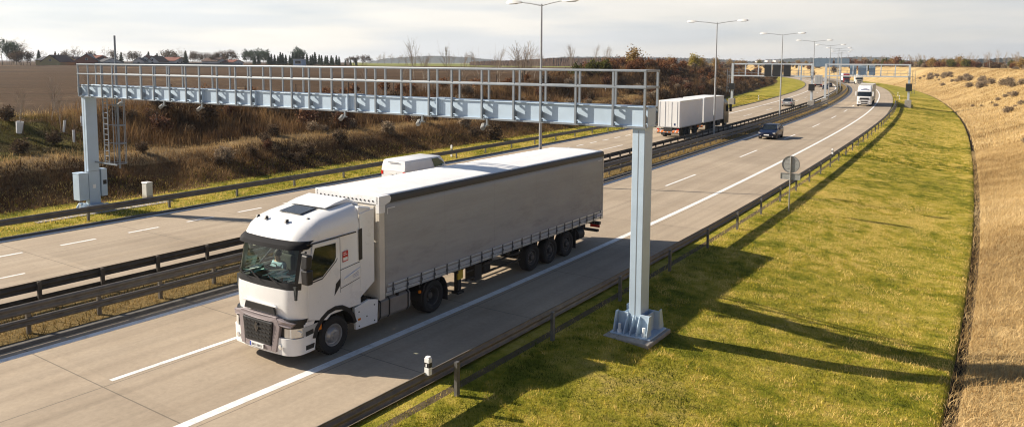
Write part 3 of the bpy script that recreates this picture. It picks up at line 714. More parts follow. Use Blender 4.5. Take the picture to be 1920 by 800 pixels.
    for p in ((lx + .05, -.6), (lx - .45, -.82), (lx - .8, -.55), (lx - .62, -.1)): cg.cyl((*p, 2.6), (*p, B0 - .05), .018, n=6)
    cg.build('safety_cage', M_GEDGE, lad)
    ms = MB(); ms.cyl((L - 1.5, -.62, 2.3), (L - 1.5, -.62, 7.3), .055, n=10); ms.cyl((L - 1.5, -.62, 7.3), (L - 1.5, -.62, 8.95), .048, n=10); ms.build('antenna_mast', M_GDARK, r, smooth=40)
    cb = MB(); cb.box(L - .25, L + .35, .33, .80, .70, 2.05); cb.box(L - .27, L + .37, .325, .82, 2.05, 2.09); cbo = cb.build('cabinet', M_GPAINT, r, bevel=.012)
    cb = MB(); cb.box(L - .25, L + .2, -.62, -.33, .8, 2.2); cb.build('cabinet', M_GPAINT, r, bevel=.012, label='narrow grey cabinet with a dark display')
    MB().box(L - .199, L - .192, -.05, .10, 1.25, 1.45).build('notice_plate', M_WHITEP, r); MB().box(L - .258, L - .251, -.58, -.40, 1.4, 1.62).build('display', M_VMS, r)
    MB().box(L - .20, L + .20, -.306, .306, 2.12, 2.14).build('clamp_band', M_GEDGE, r)
    return r
GANTRY = toll_gantry()
# paved strip beside the far foot, small cabinet in the verge
def slab(s0, s1, t0, t1, label):
    b = MB()
    for k in range(int((s1 - s0) / .6)):
        a = s0 + .6 * k; x = [RP(a, t0), RP(a + .59, t0), RP(a + .59, t1), RP(a, t1)]
        b.rings([[(p.x, p.y, .02) for p in x], [(p.x, p.y, .115) for p in x]])
    tag(b.build('path', M_CONC), label, 'paved strip', kind='structure')
slab(7.5, 15.0, 23.7, 24.7, 'short strip of pale paving slabs beside the gantry foot')
M_CABG = mat('pale_grey_cabinet', (.56, .56, .54), .55, noise=.12, nscale=4)
def small_cabinet():
    r = empty('utility_cabinet', RMAT(14.2, 25.4, .1), 'small white utility cabinet on the left verge behind the rail', 'cabinet')
    MB().box(-.18, .18, -.24, .24, .0, .22).build('base', M_CONC, r, bevel=.01)
    MB().box(-.17, .17, -.23, .23, .22, .92).build('housing', M_CABG, r, bevel=.012)
    MB().prism([(-.20, .92), (.20, .92), (.17, .97), (-.17, .97)], 'y', -.26, .26).build('roof', M_CABG, r, bevel=.008)
    MB().box(-.178, -.1702, -.20, .20, .27, .88).build('door', M_CABG, r)
small_cabinet()

# ------------------------------------------------------------------ message sign portals
M_VMS = mat('black_sign_panel', (.012, .013, .014), .45, noise=.2, nscale=3)
M_SIGNBLUE = mat('blue_grey_sign_back', (.24, .34, .45), .55, .2, noise=.15, nscale=1.0)
M_LOUVRE = mat('sign_back_slat', (.30, .38, .46), .5, .3)
def portal(sA, tA, tB, label, panels, front, ladder_side, boxes):
    L = abs(tB - tA); M = Matrix.Translation(RP(sA, min(tA, tB))) @ Matrix.Rotation(RA(sA) + math.pi / 2, 4, 'Z')
    r = empty('sign_portal', M, label, 'sign gantry', 'portals over the motorway')
    z0, z1 = 5.55, 7.75
    for x in (0, L):
        MB().box(x - .55, x + .55, -.6, .6, -.6, 1.25).build('plinth', M_CONC, r, bevel=.05)
        MB().box(x - .19, x + .19, -.24, .24, 1.25, z1 + .1).build('column', M_PORTAL, r, bevel=.02)
    fr = MB(); fr.box(.19, L - .19, -.14, .14, z1 - .14, z1 + .12); fr.box(.19, L - .19, -.45, .45, z0 - .12, z0 + .1)
    n = max(4, int(L / 2.3))
    for k in range(1, n):
        x = L * k / n; fr.box(x - .09, x + .09, -.1, .1, z0 + .1, z1 - .14)
    fr.build('frame', M_PORTAL, r, bevel=.01)
    rl = MB()
    for y in (.44, -.44):
        for z in (z0 + .55, z0 + 1.05): rl.box(.2, L - .2, y - .02, y + .02, z - .02, z + .02)
        for k in range(int(L / 1.15)): rl.box(.3 + 1.15 * k - .02, .3 + 1.15 * k + .02, y - .018, y + .018, z0 + .1, z0 + 1.03)
    rl.build('railing', M_GEDGE, r)
    for (x0, x1, zz0, zz1) in panels:
        y = .50 if front else -.62
        o = MB().box(x0, x1, y, y + .14, zz0, zz1).build('message_panel', M_VMS if front else M_SIGNBLUE, r, bevel=.02)
        if not front:
            lv = MB()
            for z in np.linspace(zz0 + .15, zz1 - .15, 7): lv.box(x0 + .05, x1 - .05, y + .142, y + .17, z - .03, z + .03)
            lv.build('stiffener', M_LOUVRE, o)
    for (x, w, z0b, z1b) in boxes: MB().box(x - w / 2, x + w / 2, .26, .60, z0b, z1b).build('control_box', M_VMS, r, bevel=.02)
    lx = L + .75 if ladder_side > 0 else -.75
    b = MB()
    for sx in (-.25, .25): b.box(lx + sx - .03, lx + sx + .03, -.03, .03, 2.4, z0 + 1.2)
    for k in range(15): b.box(lx - .22, lx + .22, -.02, .02, 2.6 + .28 * k, 2.63 + .28 * k)
    for z in (z0, 3.2): b.box(min(lx, L if ladder_side > 0 else 0), max(lx, L if ladder_side > 0 else 0), -.03, .03, z - .03, z + .03)
    o = b.build('ladder', M_GEDGE, r)
    return r
portal(136.5, 9.9, 24.0, 'portal with three black message panels over the far carriageway', [(3.66, 4.85, 5.5, 7.65), (5.10, 6.75, 5.5, 7.65), (7.05, 8.25, 5.5, 7.65)], True, 1, [(0, 1.05, 3.0, 4.2), (14.1, 1.05, 2.9, 4.1)])
portal(149.0, -5.6, 8.8, 'portal over the near carriageway showing the backs of three blue grey signs', [(5.8, 6.9, 5.75, 7.55), (7.15, 8.75, 5.75, 7.55), (9.05, 10.2, 5.75, 7.55)], False, -1, [(.0, 1.05, 2.9, 4.3)])
# big blue direction signs on a distant gantry round the bend
def far_gantry(s, label):
    M = Matrix.Translation(RP(s, -6)) @ Matrix.Rotation(RA(s) + math.pi / 2, 4, 'Z')
    r = empty('sign_portal', M, label, 'sign gantry', 'portals over the motorway')
    for x in (0, 27): MB().box(x - .3, x + .3, -.3, .3, -.3, 8.0).build('column', M_GPAINT, r)
    MB().box(.3, 26.7, -.3, .3, 7.2, 8.1).build('frame', M_GPAINT, r)
    for x0, x1 in ((5.5, 12.0), (13.0, 21.5)): MB().box(x0, x1, .35, .55, 6.6, 10.6).build('direction_panel', M_SIGNBLUE, r)
far_gantry(392, 'distant gantry round the bend with large blue direction panels')
# ------------------------------------------------------------------ vehicles: shared materials
M_TWHITE = mat('white_cab_paint', (.80, .80, .79), .28, noise=.04, nscale=1.2, coat=.5)
M_TRIM = mat('mauve_grey_trim', (.30, .26, .265), .4, .3)
M_PBLACK = mat('black_trim', (.015, .015, .016), .45)
M_RUBBER = mat('tyre_rubber', (.022, .021, .020), .85, noise=.25, nscale=8)
M_RIM = mat('steel_rim', (.40, .40, .40), .4, .6, noise=.2, nscale=8)
M_RIMDARK = mat('dirty_rim', (.10, .095, .09), .6, .4, noise=.3, nscale=8)
M_CHASSIS = mat('chassis_black', (.022, .021, .020), .65, noise=.3, nscale=4)
M_TANK = mat('brushed_tank', (.40, .37, .35), .38, .7, noise=.12, nscale=3)
M_GLASSD = mat('dark_window_glass', (.012, .016, .018), .05, spec=.6)
M_LAMPG = mat('headlamp_glass', (.74, .73, .70), .12, .5)
M_RED = mat('red_lamp', (.55, .02, .015), .2)
M_ORANGE = mat('orange_lamp', (.75, .22, .02), .25)
M_PLATE = mat('plate_white', (.78, .78, .76), .4)
M_PLATEBLUE = mat('plate_blue', (.02, .07, .45), .4)
M_STICKRED = mat('sticker_red', (.50, .03, .03), .4)
M_STICKBLUE = mat('sticker_blue_text', (.35, .38, .55), .5)
M_BEIGE = mat('beige_bulkhead', (.62, .575, .50), .5, noise=.10, nscale=2)
M_ALU = mat('aluminium_rave', (.56, .60, .64), .35, .6, noise=.1, nscale=3)
M_STRAP = mat('strap_buckle', (.07, .075, .08), .6)
M_YELLOWP = mat('yellow_part', (.55, .38, .04), .5)

def tarp_mat(name, c0, c1, rough, rib=0.0):
    m, nt, b = new_mat(name); N = nt.nodes; L = nt.links
    b.inputs['Roughness'].default_value = rough; b.inputs['Specular IOR Level'].default_value = .35
    tc = N.new('ShaderNodeTexCoord'); V = tc.outputs['Object']
    n = noise_node(N, L, V, 1.0, 7, .62, (.35, 1, 2.2)); r = ramp(N, [(.3, c0), (.7, c1)]); L.new(n, r.inputs[0])
    sp = N.new('ShaderNodeSeparateXYZ'); L.new(V, sp.inputs[0])
    seam = math_(N, L, 'LESS_THAN', math_(N, L, 'PINGPONG', sp.outputs['Z'], .31), .006)
    L.new(mixc(N, L, math_(N, L, 'MULTIPLY', seam, .22), r.outputs[0], (.2, .2, .2)), b.inputs['Base Color'])
    if not rib:
        vert = math_(N, L, 'LESS_THAN', math_(N, L, 'PINGPONG', math_(N, L, 'SUBTRACT', sp.outputs['X'], 1.9), 1.36), .012)
        gr = ramp(N, [(.36, (.70, .68, .66)), (.50, (1, 1, 1))]); L.new(noise_node(N, L, V, 1.4, 7, .72, (.5, 1, 1.6)), gr.inputs[0])
        low = N.new('ShaderNodeMapRange'); low.inputs['From Min'].default_value = 1.15; low.inputs['From Max'].default_value = 3.2; low.inputs['To Min'].default_value = .75; low.inputs['To Max'].default_value = .15; L.new(sp.outputs['Z'], low.inputs['Value'])
        c2 = mixc(N, L, math_(N, L, 'MULTIPLY', seam, .22), r.outputs[0], (.2, .2, .2)); c2 = mixc(N, L, math_(N, L, 'MULTIPLY', vert, .18), c2, (.15, .15, .15)); c2 = mixc(N, L, low.outputs[0], c2, mixc(N, L, 1.0, c2, gr.outputs[0], 'MULTIPLY')); L.new(c2, b.inputs['Base Color'])
    h = math_(N, L, 'ADD', math_(N, L, 'MULTIPLY', noise_node(N, L, V, 1.0, 3, .5, (.5, 1, 1.1)), .7), math_(N, L, 'MULTIPLY', noise_node(N, L, V, 5.0, 3, .5, (.6, 1, 1.5)), .12))
    if rib:
        h = math_(N, L, 'ADD', h, math_(N, L, 'MULTIPLY', math_(N, L, 'SINE', math_(N, L, 'MULTIPLY', sp.outputs['X'], 2 * math.pi / .62)), rib))
    bp = N.new('ShaderNodeBump'); bp.inputs['Strength'].default_value = .7; bp.inputs['Distance'].default_value = .07
    L.new(h, bp.inputs['Height']); L.new(bp.outputs[0], b.inputs['Normal']); MATS[name] = m; return m
M_CURTAIN = tarp_mat('grey_curtain', (.30, .302, .302), (.355, .357, .357), .5)
M_ROOFTARP = tarp_mat('white_roof_tarp', (.70, .70, .70), (.80, .80, .80), .45, rib=.05)

def glass_mat():
    m, nt, b = new_mat('windscreen_glass'); N = nt.nodes; L = nt.links
    out = N['Material Output']; tr = N.new('ShaderNodeBsdfTransparent'); tr.inputs[0].default_value = (.86, .94, .89, 1)
    gl = N.new('ShaderNodeBsdfGlossy'); gl.inputs['Roughness'].default_value = .03
    fr = N.new('ShaderNodeFresnel'); fr.inputs['IOR'].default_value = 1.45
    mx = N.new('ShaderNodeMixShader'); L.new(fr.outputs[0], mx.inputs[0]); L.new(tr.outputs[0], mx.inputs[1]); L.new(gl.outputs[0], mx.inputs[2]); L.new(mx.outputs[0], out.inputs[0])
    MATS['glass'] = m; return m
M_GLASS = glass_mat()

_wheel_cache = {}
def wheel(parent, x, y, r, w, side, kind='steer', rim=None):
    """side -1: outer face towards -Y"""
    key = (r, w, side, kind)
    if key in _wheel_cache:
        src = _wheel_cache[key]; o = src.copy(); C.objects.link(o); o.parent = parent; o.location = (x, y, r)
        for ch in src.children:
            c = ch.copy(); C.objects.link(c); c.parent = o
        return o
    k = side; h = w / 2
    t = MB(); pr = [(r * .58, -h * .72), (r * .74, -h * .98), (r * .93, -h * .92), (r * .985, -h * .74), (r, -h * .4), (r, h * .4), (r * .985, h * .74), (r * .93, h * .92), (r * .74, h * .98), (r * .58, h * .72)]
    t.lathe(pr, (0, 0, 0), 'y', 36, caps=(False, False))
    for i in range(36):     # tread blocks
        a = 2 * math.pi * i / 36
        t.box(-.014 * r * 2, .014 * r * 2, -h * .72, h * .72, r * .985, r * 1.012, M=Matrix.Rotation(a, 4, 'Y'))
    o = t.build('wheel', M_RUBBER, parent, smooth=35); o.location = (x, y, r)
    b = MB(); f = k * h
    if kind == 'steer':
        prof = [(r * .59, f * .70), (r * .575, f * .80), (r * .53, f * .78), (r * .50, f * .45), (r * .44, f * .40), (r * .40, f * .55), (r * .30, f * .95), (r * .18, f * 1.02), (r * .16, f * 1.18), (r * .02, f * 1.2)]
    elif kind == 'drive':
        prof = [(r * .59, f * .70), (r * .575, f * .80), (r * .54, f * .78), (r * .50, f * .10), (r * .46, -f * .15), (r * .30, -f * .18), (r * .22, -f * .1), (r * .20, f * .45), (r * .16, f * .52), (r * .02, f * .53)]
    elif kind == 'car':
        prof = [(r * .66, f * .70), (r * .64, f * .9), (r * .58, f * .85), (r * .52, f * .55), (r * .2, f * .7), (r * .02, f * .72)]
    else:
        prof = [(r * .59, f * .70), (r * .575, f * .80), (r * .53, f * .78), (r * .48, f * .30), (r * .42, f * .24), (r * .34, f * .35), (r * .24, f * .42), (r * .22, f * .9), (r * .18, f * .98), (r * .02, f * .99)]
    b.lathe(prof, (0, 0, 0), 'y', 32, caps=(False, True))
    rm = rim or (M_RIM if kind in ('steer', 'car') else M_RIMDARK)
    d = MB()
    if kind != 'car':
        yb = {'steer': f * .52, 'drive': -f * .12, 'trail': f * .30}[kind]
        for i in range(10):
            a = 2 * math.pi * i / 10; rr = r * .335 if kind == 'steer' else r * .37
            d.cyl((rr * math.cos(a), yb, rr * math.sin(a)), (rr * math.cos(a), yb + k * .05, rr * math.sin(a)), r * .028, n=6)
        b.add(d.v, d.f, 1); b.build('rim', [rm, M_RIM], o, smooth=40)
    else:
        for i in range(5):
            a = 2 * math.pi * (i + .5) / 5; d.cyl((r * .42 * math.cos(a), f * .60, r * .42 * math.sin(a)), (r * .42 * math.cos(a), f * .685, r * .42 * math.sin(a)), r * .1, n=8)
        b.add(d.v, d.f, 1); b.build('rim', [rm, M_PBLACK], o, smooth=40)
    _wheel_cache[key] = o
    return o

def rr_ring(xf, zf, zr, w, r, xr=.95, rl=None, bow=.05, nside=8, narc=8, nfr=8):
    """plan ring of a cab: open at the back. from rear -Y side round the front to rear +Y side"""
    rl = rl or r * .8; pts = []
    def z(x): return zf + (zr - zf) * min(max((x - xf) / (xr - xf), 0), 1)
    for i in range(nside): x = xr + (xf + rl - xr) * i / nside; pts.append((x, -w, z(x)))
    for i in range(narc):
        a = math.pi / 2 * i / narc; x = xf + rl - rl * math.sin(a); pts.append((x, -w + r - r * math.cos(a), z(x)))
    for i in range(nfr + 1):
        y = -w + r + (2 * w - 2 * r) * i / nfr; q = y / (w - r); x = xf - bow * (1 - q * q); pts.append((x, y, z(x)))
    for i in range(1, narc + 1):
        a = math.pi / 2 * (1 - i / narc); x = xf + rl - rl * math.sin(a); pts.append((x, w - r + r * math.cos(a), z(x)))
    for i in range(1, nside + 1): x = xf + rl + (xr - xf - rl) * i / nside; pts.append((x, w, z(x)))
    return pts
NS, NA, NF = 8, 8, 8
def ring_patch(rings, i0, i1, k0, k1, off=0.0):
    b = MB(); sub = [r[i0:i1 + 1] for r in rings[k0:k1 + 1]]
    if off:
        sub = [[Vector(p) + Vector((p[0] - .3, p[1] * .9, 0)).normalized() * off for p in rg] for rg in sub]
    return b.rings(sub, 0, (False, False), closed=False)

def main_truck():
    M = Matrix.Translation((-5.693, 20.317, 0)) @ Matrix.Rotation(.984, 4, 'Z')
    r = empty('articulated_lorry', M, 'big white lorry with high cab and long grey curtain sided trailer, nearest the viewer', 'lorry')
    W = 1.245
    # ---- cab shell from plan rings
    lv = [(-1.27, 1.12, 1.12, W, .46), (-1.33, 1.45, 1.45, W, .48), (-1.345, 1.80, 1.80, W, .50), (-1.335, 2.0, 2.0, W, .52), (-1.315, 2.17, 2.17, W - .005, .53),
          (-1.245, 2.50, 2.50, W - .01, .53), (-1.165, 2.85, 2.85, W - .015, .53), (-1.10, 3.10, 3.12, W - .02, .53),
          (-1.06, 3.22, 3.34, W - .03, .48), (-.96, 3.40, 3.60, W - .06, .52), (-.82, 3.53, 3.76, W - .13, .55), (-.62, 3.63, 3.86, W - .27, .55), (-.35, 3.70, 3.90, W - .5, .5)]
    rings = [rr_ring(a, b, c, w, q) for (a, b, c, w, q) in lv]
    N = len(rings[0]); i0 = NS + 3; i1 = N - 1 - (NS + 3)          # windscreen spans the front and half of each corner
    body = MB()
    vs = [p for rg in rings for p in rg]; fs = []
    for k in range(len(rings) - 1):
        for i in range(N - 1):
            if 4 <= k <= 6 and i0 <= i < i1: continue
            if k == 3 and i0 - 1 <= i < i1 + 1: continue
            if 4 <= k <= 6 and N - 1 - NS <= i < N - 1 - 4: continue
            fs.append((k * N + i, k * N + i + 1, (k + 1) * N + i + 1, (k + 1) * N + i))
    body.add(vs, fs)
    top = rings[-1]; body.add(top + [(.95, 0, 3.94), (-.35, 0, 3.74)], [tuple(range(N))])
    rear = [(.95, -W, 1.12), (.95, W, 1.12), (.95, W - .03, 3.34), (.95, W - .13, 3.76), (.95, .74, 3.90), (.95, -.74, 3.90), (.95, -W + .13, 3.76), (.95, -W + .03, 3.34)]
    body.add(rear, [tuple(range(8))])
    cab = body.build('cab', M_TWHITE, r, smooth=38)
    ring_patch(rings, i0 - 1, i1 + 1, 3, 4).build('cowl', M_PBLACK, cab, smooth=40)
    ring_patch(rings, i0, i1, 4, 7).build('windscreen', M_GLASS, r, smooth=60)
    # dark bands framing the windscreen
    for a, c in ((i0, i0 + 1), (i1 - 1, i1)):
        sub = [[Vector(p) + Vector((p[0] - .3, p[1], 0)).normalized() * .006 for p in rg[a:c + 1]] for rg in rings[4:8]]; MB().rings(sub, 0, (False, False), closed=False).build('windscreen_surround', M_PBLACK, cab, smooth=40)
    for y in (-.70, -.05, .45):
        MB().tube([(-1.415, y, 2.16), (-1.385, y + .25, 2.24), (-1.335, y + .45, 2.32)], .016, 5).build('wiper', M_PBLACK, cab)
    # sun visor
    vo = []
    for dx, z0, z1 in ((0.01, 3.09, 3.20), (.10, 3.05, 3.165), (.19, 3.01, 3.11)):
        rg0 = rr_ring(-1.09 - dx, z0, z0, W + .0, .53); rg1 = rr_ring(-1.09 - dx + .03, z1, z1, W - .005, .53)
        vo.append((rg0, rg1))
    v = MB(); a0, a1 = NS + 0, N - 1 - NS
    v.rings([vo[0][1][a0:a1 + 1], vo[1][1][a0:a1 + 1], vo[2][1][a0:a1 + 1], vo[2][0][a0:a1 + 1], vo[1][0][a0:a1 + 1], vo[0][0][a0:a1 + 1]], 0, (False, False), closed=False)
    v.build('sun_visor', mat('matt_black_visor', (.010, .010, .012), .75, spec=.15), r, smooth=40)
    # ---- front fascia under the windscreen
    f = MB(); f.prism([(-1.455, .80), (-1.455, .80)], 'x', 0, 0) if False else None
    def fpatch(x0, x1, z0, z1, w0, w1, rr, name, m, par, off=.0, bevel=.015, bow=.05):
        ra = rr_ring(x0, z0, z0, w0, rr, bow=bow); rb = rr_ring(x1, z1, z1, w1, rr, bow=bow); s_ = slice(NS - 1, N - NS + 1)
        ia = [(p[0] + .12, p[1] * .93, p[2]) for p in ra[s_]]; ib = [(p[0] + .12, p[1] * .93, p[2]) for p in rb[s_]]
        q = MB(); q.rings([ia, ra[s_], rb[s_], ib], 0, (False, False), closed=False); return q.build(name, m, par, smooth=38)
    bump = fpatch(-1.42, -1.43, .34, .78, W, W + .01, .42, 'bumper', M_TWHITE, r)
    fpatch(-1.36, -1.38, .74, 1.16, W - .01, W - .01, .42, 'headlamp_panel', M_PBLACK, r)
    fpatch(-1.385, -1.36, 1.14, 1.24, W, W, .42, 'fascia', M_PBLACK, r)
    # grille opening, frame and bars
    gp = [(-.62, .62), (.62, .62), (.80, 1.22), (-.80, 1.22)]
    g = MB(); g.prism([(-.50, .54), (.50, .54), (.58, 1.14), (-.58, 1.14)], 'x', -1.512, -1.36); gr = g.build('grille', M_PBLACK, r, bevel=.02)
    gb = MB()
    for k in range(5):
        z = .63 + .105 * k; w_ = .47 + .08 * k / 5
        n = 7
        for i in range(n):
            y0 = -w_ + 2 * w_ * i / n; gb.prism([(y0 + .01, z), (y0 + 2 * w_ / n - .01, z + .025), (y0 + 2 * w_ / n - .01, z + .06), (y0 + .01, z + .035)], 'x', -1.535, -1.50)
    gb.build('grille_bar', M_CHASSIS, gr)
    e = MB(); e.prism([(0, .80), (.095, .95), (0, 1.10), (-.095, .95)], 'x', -1.545, -1.525); e.prism([(0, .87), (.045, .95), (0, 1.03), (-.045, .95)], 'x', -1.552, -1.54); e.build('emblem', mat('emblem_dark_chrome', (.12, .115, .11), .25, .9), gr, bevel=.006)
    def nose_x(y, xf=-1.43, w=W + .01, q=.42, bow=.05):
        a_ = abs(y)
        if a_ <= w - q: return xf - bow * (1 - (y / (w - q)) ** 2)
        k_ = min((a_ - (w - q)) / q, 1.0); return xf + q * .8 * (1 - math.sqrt(max(1 - k_ * k_, 0)))
    def nose_poly(bld, poly, d, back=.10, sub=6):
        pts = []
        for (p, q_) in zip(poly, poly[1:] + poly[:1]):
            for k in range(sub): f_ = k / sub; pts.append((p[0] + (q_[0] - p[0]) * f_, p[1] + (q_[1] - p[1]) * f_))
        lean = lambda z: .03 * (z - .6)
        bld.rings([[(nose_x(p[0]) - d + lean(p[1]), p[0], p[1]) for p in pts], [(nose_x(p[0]) + back, p[0], p[1]) for p in pts]])
    t = MB()
    for sg in (1, -1):
        nose_poly(t, [(sg * .52, .40), (sg * .68, .40), (sg * .80, 1.06), (sg * .72, 1.24), (sg * .59, 1.18)], .03)
        nose_poly(t, [(sg * .72, 1.10), (sg * 1.10, 1.06), (sg * 1.18, 1.17), (sg * .70, 1.27)], .025)
    nose_poly(t, [(-.72, 1.15), (.72, 1.15), (.68, 1.30), (-.68, 1.30)], .03)
    nose_poly(t, [(-.52, .40), (.52, .40), (.515, .535), (-.515, .535)], .025)
    t.build('grille_surround', M_TRIM, r, bevel=.02)
    s2 = MB(); s2.prism([(-.62, 1.33), (.62, 1.33), (.55, 1.53), (-.55, 1.53)], 'x', -1.428, -1.38); s2.build('upper_air_slot', M_PBLACK, cab, bevel=.015)
    s2 = MB(); s2.prism([(-.68, 1.53), (.68, 1.53), (.62, 1.57), (-.62, 1.57)], 'x', -1.435, -1.38); s2.build('slot_lip', M_TWHITE, cab, bevel=.01)
    for sg in (1, -1):
        hl = rr_ring(-1.40, .80, .80, W + .004, .42); hu = rr_ring(-1.395, 1.03, 1.07, W + .004, .42)
        if sg < 0: s_ = slice(NS - 2, NS + NA + 0)
        else: s_ = slice(N - NS - NA, N - NS + 2)
        b = MB(); b.rings([hl[s_], hu[s_]], 0, (False, False), closed=False); h = b.build('headlamp', M_LAMPG, r, smooth=40)
        q = MB(); ps = hl[s_]; mid = ps[len(ps) // 2 + (-1 if sg < 0 else 1)]
        q.cyl((mid[0] - .02, mid[1] + sg * .02, .91), (mid[0] + .03, mid[1], .91), .07, n=14); q.build('lens', M_LAMPG, h)
        a = MB(); e_ = ps[0] if sg < 0 else ps[-1]; a.box(e_[0] - .05, e_[0] + .08, sg * (W + .0), sg * (W + .012), .83, 1.0); a.build('indicator', M_ORANGE, h)
        MB().lathe([(.07, 0), (.06, -.02), (.01, -.025)], (-1.46, sg * .83, .56), 'x', 14).build('fog_lamp', M_LAMPG, bump, smooth=40)
    pl = MB(); pl.box(-1.545, -1.515, -.26, .26, .42, .53); po = pl.build('number_plate', M_PLATE, r)
    MB().box(-1.5475, -1.546, .21, .26, .42, .53).build('plate_band', M_PLATEBLUE, po)
    q = MB()
    for k, (w_, h_) in enumerate(((.03, .06), (.035, .06), (.03, .06), (.03, .06), (.035, .06), (.03, .06), (.03, .06))): y = .16 - .052 * k - (.03 if k > 2 else 0); q.box(-1.548, -1.546, y - w_ / 2, y + w_ / 2, .475 - h_ / 2, .475 + h_ / 2)
    q.build('plate_lettering', mat('plate_ink', (.10, .10, .10), .5), po)
    # ---- side: door, window, handle, panel gaps (both sides)
    for sg in (-1, 1):
        Y = sg * (W + .003)
        def panel(poly, name, m, par, d=.006, y0=None, bevel=0):
            b = MB(); a, c = (Y if y0 is None else y0), (Y if y0 is None else y0) + sg * d
            return b.prism(poly, 'y', a, c).build(name, m, par, bevel=bevel)
        door = panel([(-.90, 1.18), (-.30, 1.02), (.12, 1.30), (.20, 1.6)] + ([(.20, 3.10), (-.72, 3.10), (-.90, 2.3)] if sg < 0 else [(.20, 2.17), (-.90, 2.17)]), 'door', M_TWHITE, r, .012, bevel=.006)
        wn_ = panel([(-.84, 2.16), (-.42, 2.20), (.0, 2.52), (.05, 2.62), (.05, 3.0), (-.66, 3.0), (-.84, 2.5)], 'side_window', M_GLASSD if sg < 0 else M_GLASS, door, .006, Y + sg * .012)
        for pts in ([(-.90, 2.10), (-.42, 2.14), (.06, 2.50), (.10, 2.56)],):
            b = MB()
            for a, c in zip(pts[:-1], pts[1:]): b.prism([a, c, (c[0], c[1] + .03), (a[0], a[1] + .03)], 'y', Y + sg * .012, Y + sg * .019)
            b.build('window_trim', M_PBLACK, door)
        panel([(-.90, 3.10), (.80, 3.14), (.80, 3.17), (-.72, 3.135), (-.92, 3.13)], 'roof_gutter', M_PBLACK, cab, .012)
        panel([(-.02, 1.60), (.18, 1.82), (.20, 2.02), (.04, 1.90)], 'door_vent', M_PBLACK, door, .008, Y + sg * .012)
        panel([(-.60, 1.62), (-.1, 1.80), (-.1, 1.86), (-.60, 1.68)], 'door_handle', M_TRIM, door, .02, Y + sg * .012) if False else None
        panel([(.205, 1.62), (.218, 1.62), (.218, 3.10), (.205, 3.10)], 'panel_gap', M_CHASSIS, cab, .004)
        b = MB(); b.prism([(.22, 2.22), (.94, 2.30), (.94, 2.315), (.22, 2.235)], 'y', Y, Y + sg * .004); b.prism([(.22, 1.72), (.94, 1.86), (.94, 1.872), (.22, 1.735)], 'y', Y, Y + sg * .004); b.build('panel_gap', M_CHASSIS, cab)
        b = MB(); b.prism([(.35, 1.98), (.94, 2.16), (.94, 2.12), (.35, 1.93)], 'y', Y, Y + sg * .035); b.build('body_crease', M_TWHITE, cab, bevel=.012)
        # side air deflector behind the cab
        d = MB(); d.prism([(.955, 1.30), (1.50, 1.62), (1.50, 3.70), (.955, 3.62)], 'y', sg * (W - .03), sg * (W + .0)); df = d.build('side_deflector', M_TWHITE, r, bevel=.012)
        d = MB(); d.prism([(.90, 2.34), (1.03, 2.36), (1.03, 3.22), (.90, 3.20)], 'y', sg * (W + .002), sg * (W + .012)); d.build('air_slot', M_PBLACK, df, bevel=.004)
        # mirrors (only the near one shows)
        if sg > 0: pass
        if sg < 0:
          b = MB(); b.tube([(-1.06, sg * (W + .0), 2.95), (-1.12, sg * (W + .20), 3.0)], .035, 6)
          mr = b.build('mirror', M_PBLACK, r)
          b = MB(); b.prism([(-1.20, 2.58), (-1.02, 2.58), (-.98, 2.92), (-1.16, 2.94)], 'y', sg * (W + .08), sg * (W + .30)); b.prism([(-1.18, 2.18), (-1.00, 2.18), (-.98, 2.56), (-1.20, 2.56)], 'y', sg * (W + .08), sg * (W + .32)); b.build('mirror_housing', M_PBLACK, mr, bevel=.035)
        # wheel arch, steps, skirts
        arch = []
        for k in range(9):
            a = math.pi * (.06 + .88 * k / 8); arch.append((.68 * math.cos(a), .52 + .68 * math.sin(a)))
        outer = [(p[0] * 1.17, .52 + (p[1] - .52) * 1.17) for p in arch]
        b = MB(); b.prism(arch + outer[::-1], 'y', sg * (W - .38), sg * (W + .03)); b.build('wheel_arch', M_PBLACK, r, bevel=.01)
        b = MB(); b.prism([(-1.05, .34), (-.70, .34), (-.66, .62), (-.72, 1.02), (-1.05, 1.10)], 'y', sg * (W - .30), sg * (W + .0)); b.prism([(-1.04, 1.02), (-.74, 1.02), (-.55, 1.28), (-.9, 1.30)], 'y', sg * (W - .2), sg * W); st_ = b.build('step_panel', M_TWHITE, r, bevel=.015)
        for pp in ([(-1.0, .42), (-.74, .42), (-.71, .54), (-1.0, .54)], [(-1.0, .78), (-.74, .80), (-.75, .92), (-1.0, .90)]): MB().prism(pp, 'y', sg * (W - .1), sg * (W + .006)).build('step', M_CHASSIS, st_)
        b = MB(); b.prism([(.80, .42), (1.62, .40), (1.66, 1.06), (1.30, 1.14), (.74, 1.05), (.76, .8)], 'y', sg * (W - .12), sg * (W - .02)); sk = b.build('side_skirt', M_TWHITE, r, bevel=.015)
        b = MB()
        for (px, pz) in ((.90, .5), (1.5, .5), (.9, .9), (1.5, .95), (1.2, .7)): b.cyl((px, sg * (W - .03), pz), (px, sg * (W - .012), pz), .022, n=8)
        b.build('skirt_bolt', M_CHASSIS, sk)
        MB().box(.86, .96, sg * (W - .025), sg * (W - .012), .66, .72).build('side_marker', M_ORANGE, sk)
        # tank: rounded box with straps
        b = MB(); ring = []
        for (yy, zz) in ((-.32, .45), (-.28, .41), (.26, .41), (.32, .50), (.33, .92), (.25, 1.0), (-.28, 1.0), (-.32, .95)): ring.append((sg * (.87 + yy), zz))
        b.rings([[(x, p[0], p[1]) for p in ring] for x in (1.72, 3.05)]); tk = b.build('fuel_tank', M_TANK, r, smooth=25)
        b = MB()
